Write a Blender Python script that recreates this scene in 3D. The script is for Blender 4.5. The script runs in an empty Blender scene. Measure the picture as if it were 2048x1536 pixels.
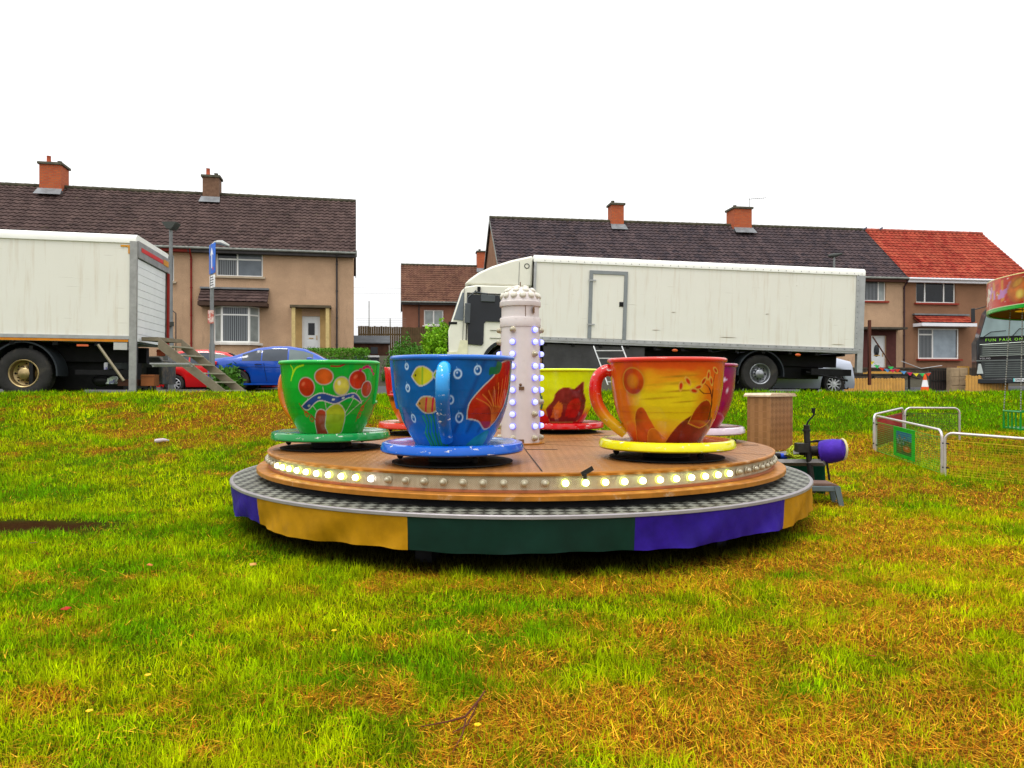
import bpy, math, random
import numpy as np
from mathutils import Vector, Matrix
S = bpy.context.scene
col = S.collection
R = math.radians
F, CX, HY, EYE = 1500.0, 1024.0, 765.0, 1.40      # focal length in photo pixels, principal column, horizon row, eye height

# ---------------------------------------------------------------- camera, world, sun, exposure
cd = bpy.data.cameras.new("camera"); cam = bpy.data.objects.new("camera", cd); col.objects.link(cam)
cd.sensor_width = 36; cd.lens = F/2048*36; cd.clip_end = 3000; cd.clip_start = 0.05
cam.location = (0, 0, EYE); cam.rotation_euler = (R(90-0.11), 0, 0)
S.camera = cam
S.render.resolution_x = 1024; S.render.resolution_y = 768
S.view_settings.view_transform = 'Standard'; S.view_settings.look = 'None'
S.view_settings.exposure = 0.20; S.view_settings.gamma = 1
W = bpy.data.worlds.new("World"); S.world = W; W.use_nodes = True
nt = W.node_tree; nt.nodes.clear()
SUN_EL, SUN_AZ = R(62), R(205)
sky = nt.nodes.new('ShaderNodeTexSky'); sky.sky_type = 'NISHITA'; sky.sun_disc = False
sky.sun_elevation = SUN_EL; sky.sun_rotation = SUN_AZ; sky.air_density = 1; sky.dust_density = 4
hs = nt.nodes.new('ShaderNodeHueSaturation'); hs.inputs['Saturation'].default_value = 0.12
tc = nt.nodes.new('ShaderNodeTexCoord'); sx = nt.nodes.new('ShaderNodeSeparateXYZ')
rp = nt.nodes.new('ShaderNodeValToRGB')            # thick white overcast, brighter overhead
rp.color_ramp.elements[0].position = 0.0; rp.color_ramp.elements[0].color = (0.40, 0.40, 0.405, 1)
rp.color_ramp.elements[1].position = 0.9; rp.color_ramp.elements[1].color = (.9, .9, .9, 1)
ml = nt.nodes.new('ShaderNodeVectorMath'); ml.operation = 'SCALE'; ml.inputs['Scale'].default_value = 20
mx = nt.nodes.new('ShaderNodeMixRGB'); mx.inputs[0].default_value = 0.85
bg = nt.nodes.new('ShaderNodeBackground'); bg.inputs[1].default_value = 0.12
wo = nt.nodes.new('ShaderNodeOutputWorld'); L = nt.links.new
cn = nt.nodes.new('ShaderNodeTexNoise'); cn.inputs['Scale'].default_value = 2.6; cn.inputs['Detail'].default_value = 5
cr_ = nt.nodes.new('ShaderNodeMapRange'); cr_.inputs['To Min'].default_value = 17.0; cr_.inputs['To Max'].default_value = 22.5
L(tc.outputs['Generated'], cn.inputs['Vector']); L(cn.outputs['Fac'], cr_.inputs['Value']); L(cr_.outputs[0], ml.inputs['Scale'])
L(tc.outputs['Generated'], sx.inputs[0]); L(sx.outputs['Z'], rp.inputs[0]); L(rp.outputs[0], ml.inputs[0])
L(sky.outputs[0], hs.inputs['Color']); L(hs.outputs[0], mx.inputs[1]); L(ml.outputs[0], mx.inputs[2])
L(mx.outputs[0], bg.inputs[0]); L(bg.outputs[0], wo.inputs[0])
sd = bpy.data.lights.new("sun", 'SUN'); sd.energy = 1.3; sd.angle = R(14); sd.color = (1, .96, .9)
so = bpy.data.objects.new("sun", sd); col.objects.link(so)
so.rotation_euler = (R(16), R(-10), R(0))

# ---------------------------------------------------------------- helpers
def P(px, py, Y): return Vector(((px-CX)/F*Y, Y, EYE-(py-HY)/F*Y))
def X(px, Y): return (px-CX)/F*Y
def Z(py, Y): return EYE-(py-HY)/F*Y
def s2l(c):
    return tuple((v/12.92 if v <= .04045 else ((v+.055)/1.055)**2.4) for v in [k/255 for k in c])
def tag(o, label=None, cat=None, group=None, kind=None):
    for k, v in (('label', label), ('category', cat), ('group', group), ('kind', kind)):
        if v: o[k] = v
    return o
def empty(name, loc=(0,0,0), rot=(0,0,0), label=None, cat=None, group=None):
    o = bpy.data.objects.new(name, None); o.empty_display_size = .2; col.objects.link(o)
    o.location = loc; o.rotation_euler = rot
    return tag(o, label, cat, group)
def copy_tree(o, parent=None):
    c = o.copy(); col.objects.link(c)
    if parent is not None: c.parent = parent
    for ch in [k for k in bpy.data.objects if k.parent == o]: copy_tree(ch, c)
    return c

class MB:
    def __init__(s): s.v=[]; s.f=[]; s.sm=[]; s.mi=[]; s.m=0
    def add(s, vs, fs, smooth=False):
        b=len(s.v); s.v += [tuple(p) for p in vs]
        for f in fs: s.f.append([b+i for i in f]); s.sm.append(smooth); s.mi.append(s.m)
        return s
    def box(s, x0,x1,y0,y1,z0,z1, M=None):
        vs=[Vector((x,y,z)) for z in (z0,z1) for y in (y0,y1) for x in (x0,x1)]
        if M is not None: vs=[M@p for p in vs]
        return s.add(vs, [(0,2,3,1),(4,5,7,6),(0,1,5,4),(1,3,7,5),(3,2,6,7),(2,0,4,6)])
    def prism(s, poly, a, b, axis='y', M=None, smooth=False):
        n=len(poly)
        def mk(p,t):
            q = {'y':(p[0],t,p[1]),'x':(t,p[0],p[1]),'z':(p[0],p[1],t)}[axis]; q=Vector(q)
            return M@q if M is not None else q
        vs=[mk(p,a) for p in poly]+[mk(p,b) for p in poly]
        s.add(vs, [list(range(n))[::-1], list(range(n,2*n))])
        bb=len(s.v)-2*n
        for i in range(n):
            j=(i+1)%n; s.f.append([bb+i,bb+j,bb+n+j,bb+n+i]); s.sm.append(smooth); s.mi.append(s.m)
        return s
    def tube(s, pts, r, n=8, caps=True, closed=False, M=None):
        pts=[Vector(p) for p in pts]; k=len(pts); rings=[]
        up=None
        for i,p in enumerate(pts):
            a=pts[(i-1)%k] if (closed or i>0) else p; b=pts[(i+1)%k] if (closed or i<k-1) else p
            t=(b-a).normalized() if (b-a).length>1e-9 else Vector((0,0,1))
            if up is None:
                up = Vector((0,0,1)) if abs(t.z)<.9 else Vector((1,0,0))
            sd_=t.cross(up)
            if sd_.length<1e-4: sd_=t.cross(Vector((.3,1,.2)))
            sd_.normalize(); up=sd_.cross(t).normalized()
            rr = r[i] if isinstance(r,(list,tuple)) else r
            rings.append([p+rr*(math.cos(2*math.pi*j/n)*sd_+math.sin(2*math.pi*j/n)*up) for j in range(n)])
        vs=[q for g in rings for q in g]
        if M is not None: vs=[M@q for q in vs]
        fs=[]
        for i in range(k if closed else k-1):
            i2=(i+1)%k
            for j in range(n): fs.append((i*n+j, i*n+(j+1)%n, i2*n+(j+1)%n, i2*n+j))
        if caps and not closed: fs += [list(range(n)), list(range((k-1)*n,k*n))[::-1]]
        return s.add(vs, fs, True)
    def lathe(s, prof, n=32, c=(0,0,0), M=None, a0=0, a1=360, axis='z'):
        full = abs(a1-a0)>=359.9; m=n if full else n+1; k=len(prof); vs=[]
        for j in range(m):
            a=R(a0+(a1-a0)*j/n); ca,sa=math.cos(a),math.sin(a)
            for r,z in prof:
                q = (r*ca,r*sa,z) if axis=='z' else (r*ca,z,r*sa)
                q=Vector(q)+Vector(c); vs.append(M@q if M is not None else q)
        fs=[]
        for j in range(n):
            j2=(j+1)%m
            for i in range(k-1): fs.append((j*k+i, j2*k+i, j2*k+i+1, j*k+i+1))
        return s.add(vs, fs, True)
    def ball(s, c, r, n=10, sc=(1,1,1)):
        vs=[];h=n//2
        for i in range(h+1):
            th=math.pi*i/h
            for j in range(n):
                a=2*math.pi*j/n; vs.append((c[0]+r*sc[0]*math.sin(th)*math.cos(a), c[1]+r*sc[1]*math.sin(th)*math.sin(a), c[2]+r*sc[2]*math.cos(th)))
        fs=[(i*n+j,(i+1)*n+j,(i+1)*n+(j+1)%n,i*n+(j+1)%n) for i in range(h) for j in range(n)]
        return s.add(vs,fs,True)
    def build(s, name, mats, parent=None, bevel=0, loc=None, auto=True):
        me=bpy.data.meshes.new(name); me.from_pydata(s.v,[],s.f)
        if not isinstance(mats,(list,tuple)): mats=[mats]
        for m in mats: me.materials.append(m)
        me.polygons.foreach_set('use_smooth', s.sm); me.polygons.foreach_set('material_index', s.mi)
        me.update()
        if auto:
            try: me.set_sharp_from_angle(angle=R(40))
            except Exception: pass
        o=bpy.data.objects.new(name,me); col.objects.link(o)
        if parent is not None: o.parent=parent
        if loc is not None: o.location=loc
        if bevel:
            b=o.modifiers.new('bevel','BEVEL'); b.width=bevel; b.segments=2; b.limit_method='ANGLE'; b.angle_limit=R(50)
        return o

class NT:
    """tiny node-tree helper"""
    def __init__(s, name):
        s.m=bpy.data.materials.new(name); s.m.use_nodes=True; s.t=s.m.node_tree; s.b=s.t.nodes['Principled BSDF']
        s.out=s.t.nodes['Material Output']
    def n(s, ty, **kw):
        x=s.t.nodes.new('ShaderNode'+ty)
        for k,v in kw.items():
            if k.startswith('i_'):
                key=k[2:]; key=int(key) if key.isdigit() else key.replace('_',' ')
                s.set(x.inputs[key], v)
            else: setattr(x,k,v)
        return x
    def set(s, inp, v):
        if isinstance(v, bpy.types.NodeSocket): s.t.links.new(v, inp)
        elif isinstance(v,(tuple,list)) and len(v)==3 and inp.type=='RGBA': inp.default_value=(*v,1)
        else: inp.default_value=v
    def math(s, op, a, b=0.0, c=None):
        x=s.n('Math', operation=op); s.set(x.inputs[0],a); s.set(x.inputs[1],b)
        if c is not None: s.set(x.inputs[2],c)
        return x.outputs[0]
    def coord(s, kind='Object'): return s.n('TexCoord').outputs[kind]
    def mapping(s, vec, scale=(1,1,1), rot=(0,0,0), loc=(0,0,0)):
        m=s.n('Mapping'); s.set(m.inputs['Vector'],vec); m.inputs['Scale'].default_value=scale
        m.inputs['Rotation'].default_value=rot; m.inputs['Location'].default_value=loc; return m.outputs[0]
    def noise(s, vec, scale, detail=4, rough=.55, fac=True):
        x=s.n('TexNoise'); s.set(x.inputs['Vector'],vec); x.inputs['Scale'].default_value=scale
        x.inputs['Detail'].default_value=detail; x.inputs['Roughness'].default_value=rough
        return x.outputs['Fac' if fac else 'Color']
    def ramp(s, fac, stops, interp='LINEAR'):
        x=s.n('ValToRGB'); s.set(x.inputs[0],fac); cr=x.color_ramp; cr.interpolation=interp
        while len(cr.elements)>1: cr.elements.remove(cr.elements[-1])
        for i,(p,c) in enumerate(stops):
            e = cr.elements[0] if i==0 else cr.elements.new(p)
            e.position=p; e.color=(*c,1) if len(c)==3 else c
        return x.outputs[0]
    def mix(s, fac, a, b, mode='MIX'):
        x=s.n('MixRGB', blend_type=mode); s.set(x.inputs[0],fac); s.set(x.inputs[1],a); s.set(x.inputs[2],b); return x.outputs[0]
    def bump(s, h, strength=.3, dist=.01):
        x=s.n('Bump'); s.set(x.inputs['Height'],h); x.inputs['Strength'].default_value=strength; x.inputs['Distance'].default_value=dist
        s.t.links.new(x.outputs[0], s.b.inputs['Normal']); return x
    def fin(s, col=None, rough=None, metal=None, coat=None, spec=None):
        if col is not None: s.set(s.b.inputs['Base Color'], col)
        if rough is not None: s.set(s.b.inputs['Roughness'], rough)
        if metal is not None: s.set(s.b.inputs['Metallic'], metal)
        if coat is not None: s.b.inputs['Coat Weight'].default_value=coat*.75; s.b.inputs['Coat Roughness'].default_value=.06
        if spec is not None: s.b.inputs['Specular IOR Level'].default_value=spec
        return s.m
_mc={}
def mat(name, c, rough=.6, metal=0, var=.15, scale=3, bump=0, bscale=60, coat=0, dirt=None, dscale=2, dth=.6, spec=.16):
    """paint with uneven tone, optional grain and dirt patches"""
    if name in _mc: return _mc[name]
    t=NT(name); v=t.coord()
    lo=tuple(k*(1-var) for k in c); hi=tuple(min(1,k*(1+var)) for k in c)
    cc=t.ramp(t.noise(v,scale,6,.65), [(.3,lo),(.7,hi)])
    if dirt is not None:
        d=t.ramp(t.noise(v,dscale,8,.7), [(dth-.08,(0,0,0)),(dth+.08,(1,1,1))])
        cc=t.mix(d, cc, dirt)
    if bump: t.bump(t.noise(v,bscale,3,.6), bump, .01)
    _mc[name]=t.fin(cc, rough, metal, coat, spec); return _mc[name]
def emis(name, c, st, base=None):
    if name in _mc: return _mc[name]
    t=NT(name); t.fin(base or c, .3)
    t.set(t.b.inputs['Emission Color'], c); t.b.inputs['Emission Strength'].default_value=st
    _mc[name]=t.m; return t.m
def vcol(name, rough=.3, coat=.4, wear=None, metal=0):
    t=NT(name); a=t.n('VertexColor', layer_name='paint').outputs[0]; cc=a
    if wear:
        v=t.coord(); w=t.ramp(t.noise(t.mapping(v,(1,1,2.5)),9,8,.75), [(.605,(0,0,0)),(.62,(1,1,1))])
        cc=t.mix(w, a, wear)
    v=t.coord(); cc=t.mix(.25, cc, t.ramp(t.noise(v,14,5,.7),[(.3,(.45,.45,.45)),(.7,(1,1,1))]),'MULTIPLY')
    return t.fin(cc, rough, metal, coat, .12)
def setcol(o, arr):
    at=o.data.color_attributes.new('paint','FLOAT_COLOR','POINT')
    a=np.ones((len(arr),4),np.float32); a[:,:3]=arr; at.data.foreach_set('color', a.ravel())

# smooth value noise in numpy for terrain and grass
_rng=np.random.RandomState(7); _T=_rng.rand(256,256)
def vn(x,y,s):
    x=np.asarray(x)*s+37.3; y=np.asarray(y)*s+91.7
    xi=np.floor(x).astype(int); yi=np.floor(y).astype(int); fx=x-xi; fy=y-yi
    fx=fx*fx*(3-2*fx); fy=fy*fy*(3-2*fy)
    a=_T[xi%256,yi%256]; b=_T[(xi+1)%256,yi%256]; c=_T[xi%256,(yi+1)%256]; d=_T[(xi+1)%256,(yi+1)%256]
    return a*(1-fx)*(1-fy)+b*fx*(1-fy)+c*(1-fx)*fy+d*fx*fy
def fbm(x,y,s,o=4):
    t=0;w=0;a=1
    for i in range(o): t=t+a*vn(x+i*13.1,y-i*7.7,s*2**i); w+=a; a*=.55
    return t/w

# ---------------------------------------------------------------- terrain
_yl=[0,3,5,8,10,12,13.4,14.5,15.6,19,22,24,28,33,37,60,300]
_zl=[-.15,-.12,0,.05,.25,.62,1.0,1.20,1.07,1.05,1.06,1.1,1.3,2.2,2.75,3.0,3.0]
_yr=[0,3,5,8,10,12,15,17,18.4,19.5,24,28,34,40,60,300]
_zr=[-.15,-.12,0,.05,.18,.22,.42,.88,1.15,1.08,1.0,1.05,1.5,2.1,2.5,2.5]
def gz(x,y):
    x=np.asarray(x,float); y=np.asarray(y,float)
    w=np.clip((x+4)/4,0,1); w=w*w*(3-2*w)
    z=np.interp(y,_yl,_zl)*(1-w)+np.interp(y,_yr,_zr)*w
    b=np.clip((y-2)/3,0,1)*np.clip((22-y)/4,0,1)
    return z+b*(.05*(fbm(x,y,.8,3)-.5)+.02*(vn(x,y,4)-.5))
def G(x,y): return float(gz(x,y))
def dryness(x,y):
    px=CX+F*x/np.maximum(y,.5); base=fbm(x*.9,y*1.7,1.9,5)
    fine=fbm(x,y,6,3)
    bias=-.026+.08*np.clip((px-700)/900,0,1)
    bias=bias+.24*np.exp(-((px-520)/290)**2-((y-12.3)/1.2)**2)      # bare strip behind the ride, left
    bias=bias+.10*np.exp(-((px-1650)/380)**2-((y-6.2)/1.8)**2)+.16*np.exp(-((px-1750)/260)**2-((y-13)/1.6)**2)
    bias=bias-.14*np.exp(-((px-80)/520)**2-((y-7)/2.4)**2)-.16*np.clip((y-14)/2,0,1)
    bias=bias-.2*(y>15)
    return np.clip((base*.62+fine*.38+bias-.455)/.18,0,1)

def grid_mesh(name, xs, ys, zf, m, colf=None):
    gx,gy=np.meshgrid(xs,ys); gzv=zf(gx,gy); n=len(xs); k=len(ys)
    vs=np.stack([gx.ravel(),gy.ravel(),gzv.ravel()],1)
    idx=np.arange(n*k).reshape(k,n)
    fs=np.stack([idx[:-1,:-1].ravel(),idx[:-1,1:].ravel(),idx[1:,1:].ravel(),idx[1:,:-1].ravel()],1)
    me=bpy.data.meshes.new(name); me.from_pydata(vs.tolist(),[],fs.tolist()); me.materials.append(m)
    me.polygons.foreach_set('use_smooth',[True]*len(fs)); me.update()
    o=bpy.data.objects.new(name,me); col.objects.link(o)
    if colf is not None: setcol(o, colf(vs[:,0],vs[:,1]))
    return o
C_GREEN=np.array([.15,.36,.0008]); C_LIME=np.array([.52,.60,.0012]); C_STRAW=np.array([.98,.54,.035]); C_SOIL=np.array([.045,.018,.004])
def groundcol(x,y):
    d=dryness(x,y)[:,None]; c=C_GREEN*.40*(1-d)+np.array([.20,.09,.008])*d
    dk=np.clip((fbm(x,y,7,3)-.45)*6,0,1)[:,None]; c=c*(1-.45*dk)+C_SOIL*.45*dk
    mud=np.exp(-((x+4.6)/.95)**2-((y-7.1)/.34)**2)[:,None]; c=c*(1-np.clip(mud*1.4,0,1))+C_SOIL*.8*np.clip(mud*1.4,0,1)
    far=np.clip((y-20)/1.5,0,1)[:,None]; c=c*(1-far)+np.array([.07,.065,.05])*far
    un=np.clip((2.95-np.sqrt((x-.09)**2+(y-8.16)**2))/.3,0,1)[:,None]; c=c*(1-un)+C_SOIL*.5*un        # soil colour darkened to paint the ride's shade on the ground
    return c
t=NT('turf_soil'); a=t.n('VertexColor',layer_name='paint').outputs[0]; v=t.coord()
g=t.mix(.7,a,t.ramp(t.noise(v,38,6,.75),[(.3,(.25,.25,.2)),(.7,(1.3,1.3,1.2))]),'MULTIPLY')
t.bump(t.noise(v,55,5,.7),.8,.03); turf=t.fin(g,.95,spec=.02)
def spaced(a,b,n,p=1.0): return [a+(b-a)*((i/n)**p) for i in range(n+1)]
xs=np.array([-400,-150,-70,-40,-28]+list(np.linspace(-20,20,281))+[28,40,70,150,400])
ys=np.array([-150,-40,-10,-3]+list(np.linspace(0,24,221))+[25,26,28,30,33,36,38,42,50,60,100,300,900])
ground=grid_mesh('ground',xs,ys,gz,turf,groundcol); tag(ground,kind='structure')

def road_z(x,y): return gz(x,y)+.02
rs=np.array(list(np.linspace(-45,60,60)))
asph=mat('asphalt',(.06,.06,.065),.85,var=.25,scale=8,bump=.5,bscale=120)
rd=MB()
for i in range(59):
    x0,x1=rs[i],rs[i+1]
    ya,yb=20.5,27.5
    q=[(x0,ya+.14*x0,0),(x1,ya+.14*x1,0),(x1,yb+.14*x1,0),(x0,yb+.14*x0,0)]
    if i==0: pass
    for j in range(6):
        qq=[(x0,ya+.14*x0+j*7/6,0),(x1,ya+.14*x1+j*7/6,0),(x1,ya+.14*x1+(j+1)*7/6,0),(x0,ya+.14*x0+(j+1)*7/6,0)]
        rd.add([(p[0],p[1],G(p[0],p[1])+.03) for p in qq],[(0,1,2,3)])
tag(rd.build('road',asph),kind='structure')

# ---------------------------------------------------------------- grass
def make_grass():
    rg=np.random.RandomState(3); allv=[];allf=[];allc=[];base=0; loops=[]
    def batch(y0,y1,dens,wid,hgt,five,mx=.74):
        nonlocal base
        A=(y1-y0)*(2*mx*(y0+y1)/2+1.6); n=int(A*dens*1.35)
        y=rg.uniform(y0,y1,n); x=rg.uniform(-1,1,n)*(mx*y1+.8)
        ok=np.abs(x)<mx*y+.8
        ok&=((x-.09)**2+(y-8.16)**2>2.35**2)
        ok&=~((y>15.5)&(x<-5.5)&(y<19))
        mud=np.exp(-((x+4.6)/.95)**2-((y-7.1)/.34)**2); ok&=(rg.rand(n)>mud*1.5)
        x=x[ok];y=y[ok];n=len(x); d=dryness(x,y)
        clump=fbm(x,y,3.2,3)
        keep=rg.rand(n)<(.55+.9*clump); x,y,d,clump=x[keep],y[keep],d[keep],clump[keep]; n=len(x)
        straw=rg.rand(n)<(d*.62+.09)
        long_=np.clip((clump-.42)*4,0,1)
        h=hgt*(.55+.65*rg.rand(n)+1.1*long_*rg.rand(n)*(1-d*.7))
        tilt=np.where(straw, R(66)+R(22)*rg.rand(n), R(8)+R(68)*rg.rand(n)**1.1)
        h=np.where(straw,h*(.85+.8*rg.rand(n)**3),h)
        az=rg.uniform(0,2*np.pi,n); az=np.where(straw, (fbm(x,y,.9,2)-.5)*9+rg.normal(0,.8,n)+np.pi*(rg.rand(n)<.5), az)
        w=wid*(.6+.8*rg.rand(n))*np.where(straw,.75,1)
        dirx,diry=np.cos(az),np.sin(az); sxx,syy=-diry,dirx
        # most blades turn their width roughly to the light side, random spin
        sp=rg.uniform(-1,1,n)*1.2; cx_=np.cos(sp); 
        bx=sxx*cx_+dirx*np.sin(sp)*.6; by=syy*cx_+diry*np.sin(sp)*.6
        z=gz(x,y)-.004+np.where(straw,.030*rg.rand(n),0)
        t1=np.where(straw,tilt*.98,tilt*.6); tb=np.where(straw,np.minimum(tilt*1.04,1.58),tilt*1.15)
        m=np.stack([x+dirx*np.sin(t1)*h*.5, y+diry*np.sin(t1)*h*.5, z+np.cos(t1)*h*.5],1)
        tp=m+np.stack([dirx*np.sin(tb)*h*.5, diry*np.sin(tb)*h*.5, np.cos(tb)*h*.5],1)
        b=np.stack([x,y,z],1); s_=np.stack([bx,by,np.zeros(n)],1)*w[:,None]
        r1=rg.rand(n)[:,None]
        lime=np.clip(fbm(x+5,y+9,1.6,5)*2.2-.60+.5*(rg.rand(n)-.5)-.35*(y>14.5),0,1)[:,None]
        gc=C_GREEN*(1-lime)+C_LIME*lime; gc=gc*(.35+1.05*r1**1.1)
        dd=d[:,None]; gc=gc*(1-.55*dd)+np.array([.50,.42,.003])*.55*dd
        tone=(.50+1.15*fbm(x+11,y-4,6.5,3))[:,None]; gc=gc*tone; olive=rg.rand(n)[:,None]<.10; gc=np.where(olive,np.array([.11,.085,.004]),gc)
        sc=C_STRAW*(.22+1.15*rg.rand(n)[:,None]**1.3); rb=rg.rand(n)[:,None]; sc=np.where(rb<.25,np.array([.24,.075,.006]),sc); sc=np.where(rb>.72,np.array([.62,.22,.012]),sc)
        c=np.where(straw[:,None],sc,gc); under=np.clip((3.0-np.sqrt((x-.09)**2+(y-8.16)**2))/.35,0,1)[:,None]; c=c*(1-under)+np.array([.05,.045,.006])*under  # blade colour darkened near and under the ride as painted shade
        if five:
            V=np.stack([b-s_,b+s_,m+s_*.75,m-s_*.75,tp],1).reshape(-1,3); k=5
            ix=base+np.arange(n)[:,None]*5
            fq=np.concatenate([ix,ix+1,ix+2,ix+3],1); ft=np.concatenate([ix+3,ix+2,ix+4],1)
            loops.append((fq,4)); loops.append((ft,3))
        else:
            tp2=(m+tp)/2+ (tp-m)*.5
            V=np.stack([b-s_,b+s_,tp2],1).reshape(-1,3); k=3
            ix=base+np.arange(n)[:,None]*3; loops.append((np.concatenate([ix,ix+1,ix+2],1),3))
        base+=n*k; allv.append(V); 
        cc=np.repeat(c,k,0); allc.append(cc)
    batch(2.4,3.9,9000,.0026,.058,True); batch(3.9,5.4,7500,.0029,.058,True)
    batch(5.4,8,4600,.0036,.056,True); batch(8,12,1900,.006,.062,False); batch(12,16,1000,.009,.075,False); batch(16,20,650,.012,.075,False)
    V=np.concatenate(allv).astype(np.float32); C=np.concatenate(allc).astype(np.float32)
    li=np.concatenate([a.ravel() for a,k in loops]).astype(np.int32)
    tot=np.concatenate([np.full(len(a),k) for a,k in loops]).astype(np.int32); st=np.concatenate([[0],np.cumsum(tot)[:-1]]).astype(np.int32)
    me=bpy.data.meshes.new('grass'); me.vertices.add(len(V)); me.vertices.foreach_set('co',V.ravel())
    me.loops.add(len(li)); me.loops.foreach_set('vertex_index',li)
    me.polygons.add(len(tot)); me.polygons.foreach_set('loop_start',st); me.polygons.foreach_set('loop_total',tot)
    me.update(calc_edges=True); me.validate()
    o=bpy.data.objects.new('grass',me); col.objects.link(o)
    setcol(o,C)
    t=NT('grass_blade'); a=t.n('VertexColor',layer_name='paint').outputs[0]
    t.fin(a,.8,spec=.03)
    tr=t.n('BsdfTranslucent'); t.set(tr.inputs[0],a); mxs=t.n('MixShader'); mxs.inputs[0].default_value=.35
    t.t.links.new(t.b.outputs[0],mxs.inputs[1]); t.t.links.new(tr.outputs[0],mxs.inputs[2]); t.t.links.new(mxs.outputs[0],t.out.inputs[0])
    me.materials.append(t.m); print('grass verts',len(V))
    tag(o,'long and mown grass with patches of orange dry cuttings','grass',kind='stuff')
make_grass()
# ================================================================ teacup ride
RX,RY=.09,8.16
def checker(name, c, rough, metal, cell=.05, bar=.5, lo=.55, bumpd=.9, tint=None, spec=.5, chk=.3):
    """tread plate: groups of raised bars turned 90 degrees in alternate squares"""
    t=NT(name); v=t.coord(); v=t.mapping(v,(1/cell,1/cell,1/cell),(0,0,R(45)))
    s=t.n('SeparateXYZ'); t.set(s.inputs[0],v); x,y,z=s.outputs
    fx=t.math('FLOOR',x); fy=t.math('FLOOR',y)
    par=t.math('MODULO',t.math('ABSOLUTE',t.math('ADD',fx,fy)),2.0)
    bx=t.math('ABSOLUTE',t.math('SINE',t.math('MULTIPLY',x,math.pi*2.5))); by=t.math('ABSOLUTE',t.math('SINE',t.math('MULTIPLY',y,math.pi*2.5)))
    b=t.math('ADD',t.math('MULTIPLY',bx,par),t.math('MULTIPLY',by,t.math('SUBTRACT',1.0,par)))
    b=t.math('SMOOTH_MIN',t.math('MULTIPLY',b,b),1.0,.1)
    cc=t.mix(t.math('ADD',t.math('MULTIPLY',b,1-chk),t.math('MULTIPLY',par,chk)),tuple(k*lo for k in c),c)
    o=t.coord(); d=t.ramp(t.noise(o,2.3,7,.7),[(.35,(.62,.6,.58)),(.65,(1,1,1))]); cc=t.mix(1,cc,d,'MULTIPLY')
    if tint: cc=t.mix(t.math('MULTIPLY',t.noise(o,1.1,4),.6),cc,tint)
    t.bump(b,bumpd,.004)
    return t.fin(cc,rough,metal,spec=spec)
def checker_cyl(name,c,rough):
    """the same plate wrapped round a drum (uses angle and height)"""
    t=NT(name); s=t.n('SeparateXYZ'); t.set(s.inputs[0],t.coord()); x,y,z=s.outputs
    a=t.math('MULTIPLY',t.math('ARCTAN2',y,x),2.59/.034); h=t.math('MULTIPLY',z,1/.034)
    u=t.math('ADD',a,h); w=t.math('SUBTRACT',a,h)
    par=t.math('MODULO',t.math('ABSOLUTE',t.math('ADD',t.math('FLOOR',u),t.math('FLOOR',w))),2.0)
    bx=t.math('ABSOLUTE',t.math('SINE',t.math('MULTIPLY',u,math.pi*2))); by=t.math('ABSOLUTE',t.math('SINE',t.math('MULTIPLY',w,math.pi*2)))
    b=t.math('ADD',t.math('MULTIPLY',bx,par),t.math('MULTIPLY',by,t.math('SUBTRACT',1.0,par)))
    cc=t.mix(b,tuple(k*.6 for k in c),c); cc=t.mix(1,cc,t.ramp(t.noise(t.coord(),5,6,.7),[(.3,(.6,.55,.5)),(.65,(1,1,1))]),'MULTIPLY')
    t.bump(b,.6,.004); return t.fin(cc,rough,.3)
M_step=checker('grey_tread_plate',(.25,.26,.22),.5,.1,spec=.15,cell=.082,lo=.10,chk=.85)
M_deck=checker('amber_tread_plate',(.40,.165,.045),.36,.1,spec=.25,cell=.05,lo=.55,tint=(.36,.15,.035))
M_strip=checker_cyl('silver_tread_band',(.60,.52,.36),.42)
M_alu=mat('aluminium_trim',(.30,.28,.29),.4,.5,var=.12,scale=9,bump=.1)
M_edge=mat('amber_edge',(.36,.14,.018),.4,.2,var=.3,scale=6,dirt=(.62,.5,.36),dscale=5,dth=.68)
M_black=mat('black_steel',(.012,.012,.013),.6,.2,var=.4,bump=.2)
M_dark=mat('dark_steel',(.035,.033,.03),.5,.5,var=.4,bump=.2)
M_glass_off=mat('unlit_bulb_glass',(.36,.32,.22),.1,.1,var=.1,coat=1)
M_ring=mat('bulb_ring',(.55,.5,.36),.3,.3)
M_lit=emis('lit_bulb_warm',(.93,1,.55),5)
M_lit2=emis('lit_bulb_gold',(1,.85,.4),5)
M_litg=emis('lit_bulb_holder_glow',(.45,1,.05),1.0,(.4,.6,.05))
M_blue=emis('lit_bulb_blue',(.40,.46,1),1.25,(.3,.3,.8)); M_bhalo=emis('blue_bulb_halo_glow',(.10,.10,1),.8,(.2,.2,.7))  # ring round each blue bulb glows to imitate its halo
M_litw=emis('lit_bulb_white',(.9,.92,1),4)

ride=empty('teacup_ride',(RX,RY,0),(0,0,0),'round teacup ride platform with coloured cloth skirt and a band of round bulbs','fairground ride')
n=128
pf=MB(); pf.lathe([(2.2,.475),(2.93,.475)],n); platf=pf.build('platform',M_step,ride)
MB().lathe([(2.93,.4755),(2.952,.477),(2.960,.470),(2.961,.450),(2.955,.446),(2.93,.446),(2.93,.42)],n).build('edge_trim',M_alu,ride)
MB().lathe([(2.2,.5),(2.2,.44),(2.9,.42)],64).build('underside',M_black,ride)
fr=MB()
for k in range(6):
    a=R(60*k+12); c,s_=math.cos(a),math.sin(a)
    M_=Matrix.Rotation(a,4,'Z'); fr.box(.2,2.6,-.06,.06,.16,.40,M_)
    fr.box(2.35,2.5,-.07,.07,.0,.16,M_)
fr.lathe([(2.05,.06),(2.05,.44)],48)  # black drum added so the space under the ride looks dark
fr.build('chassis_and_shade_fill',M_black,ride)
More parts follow.
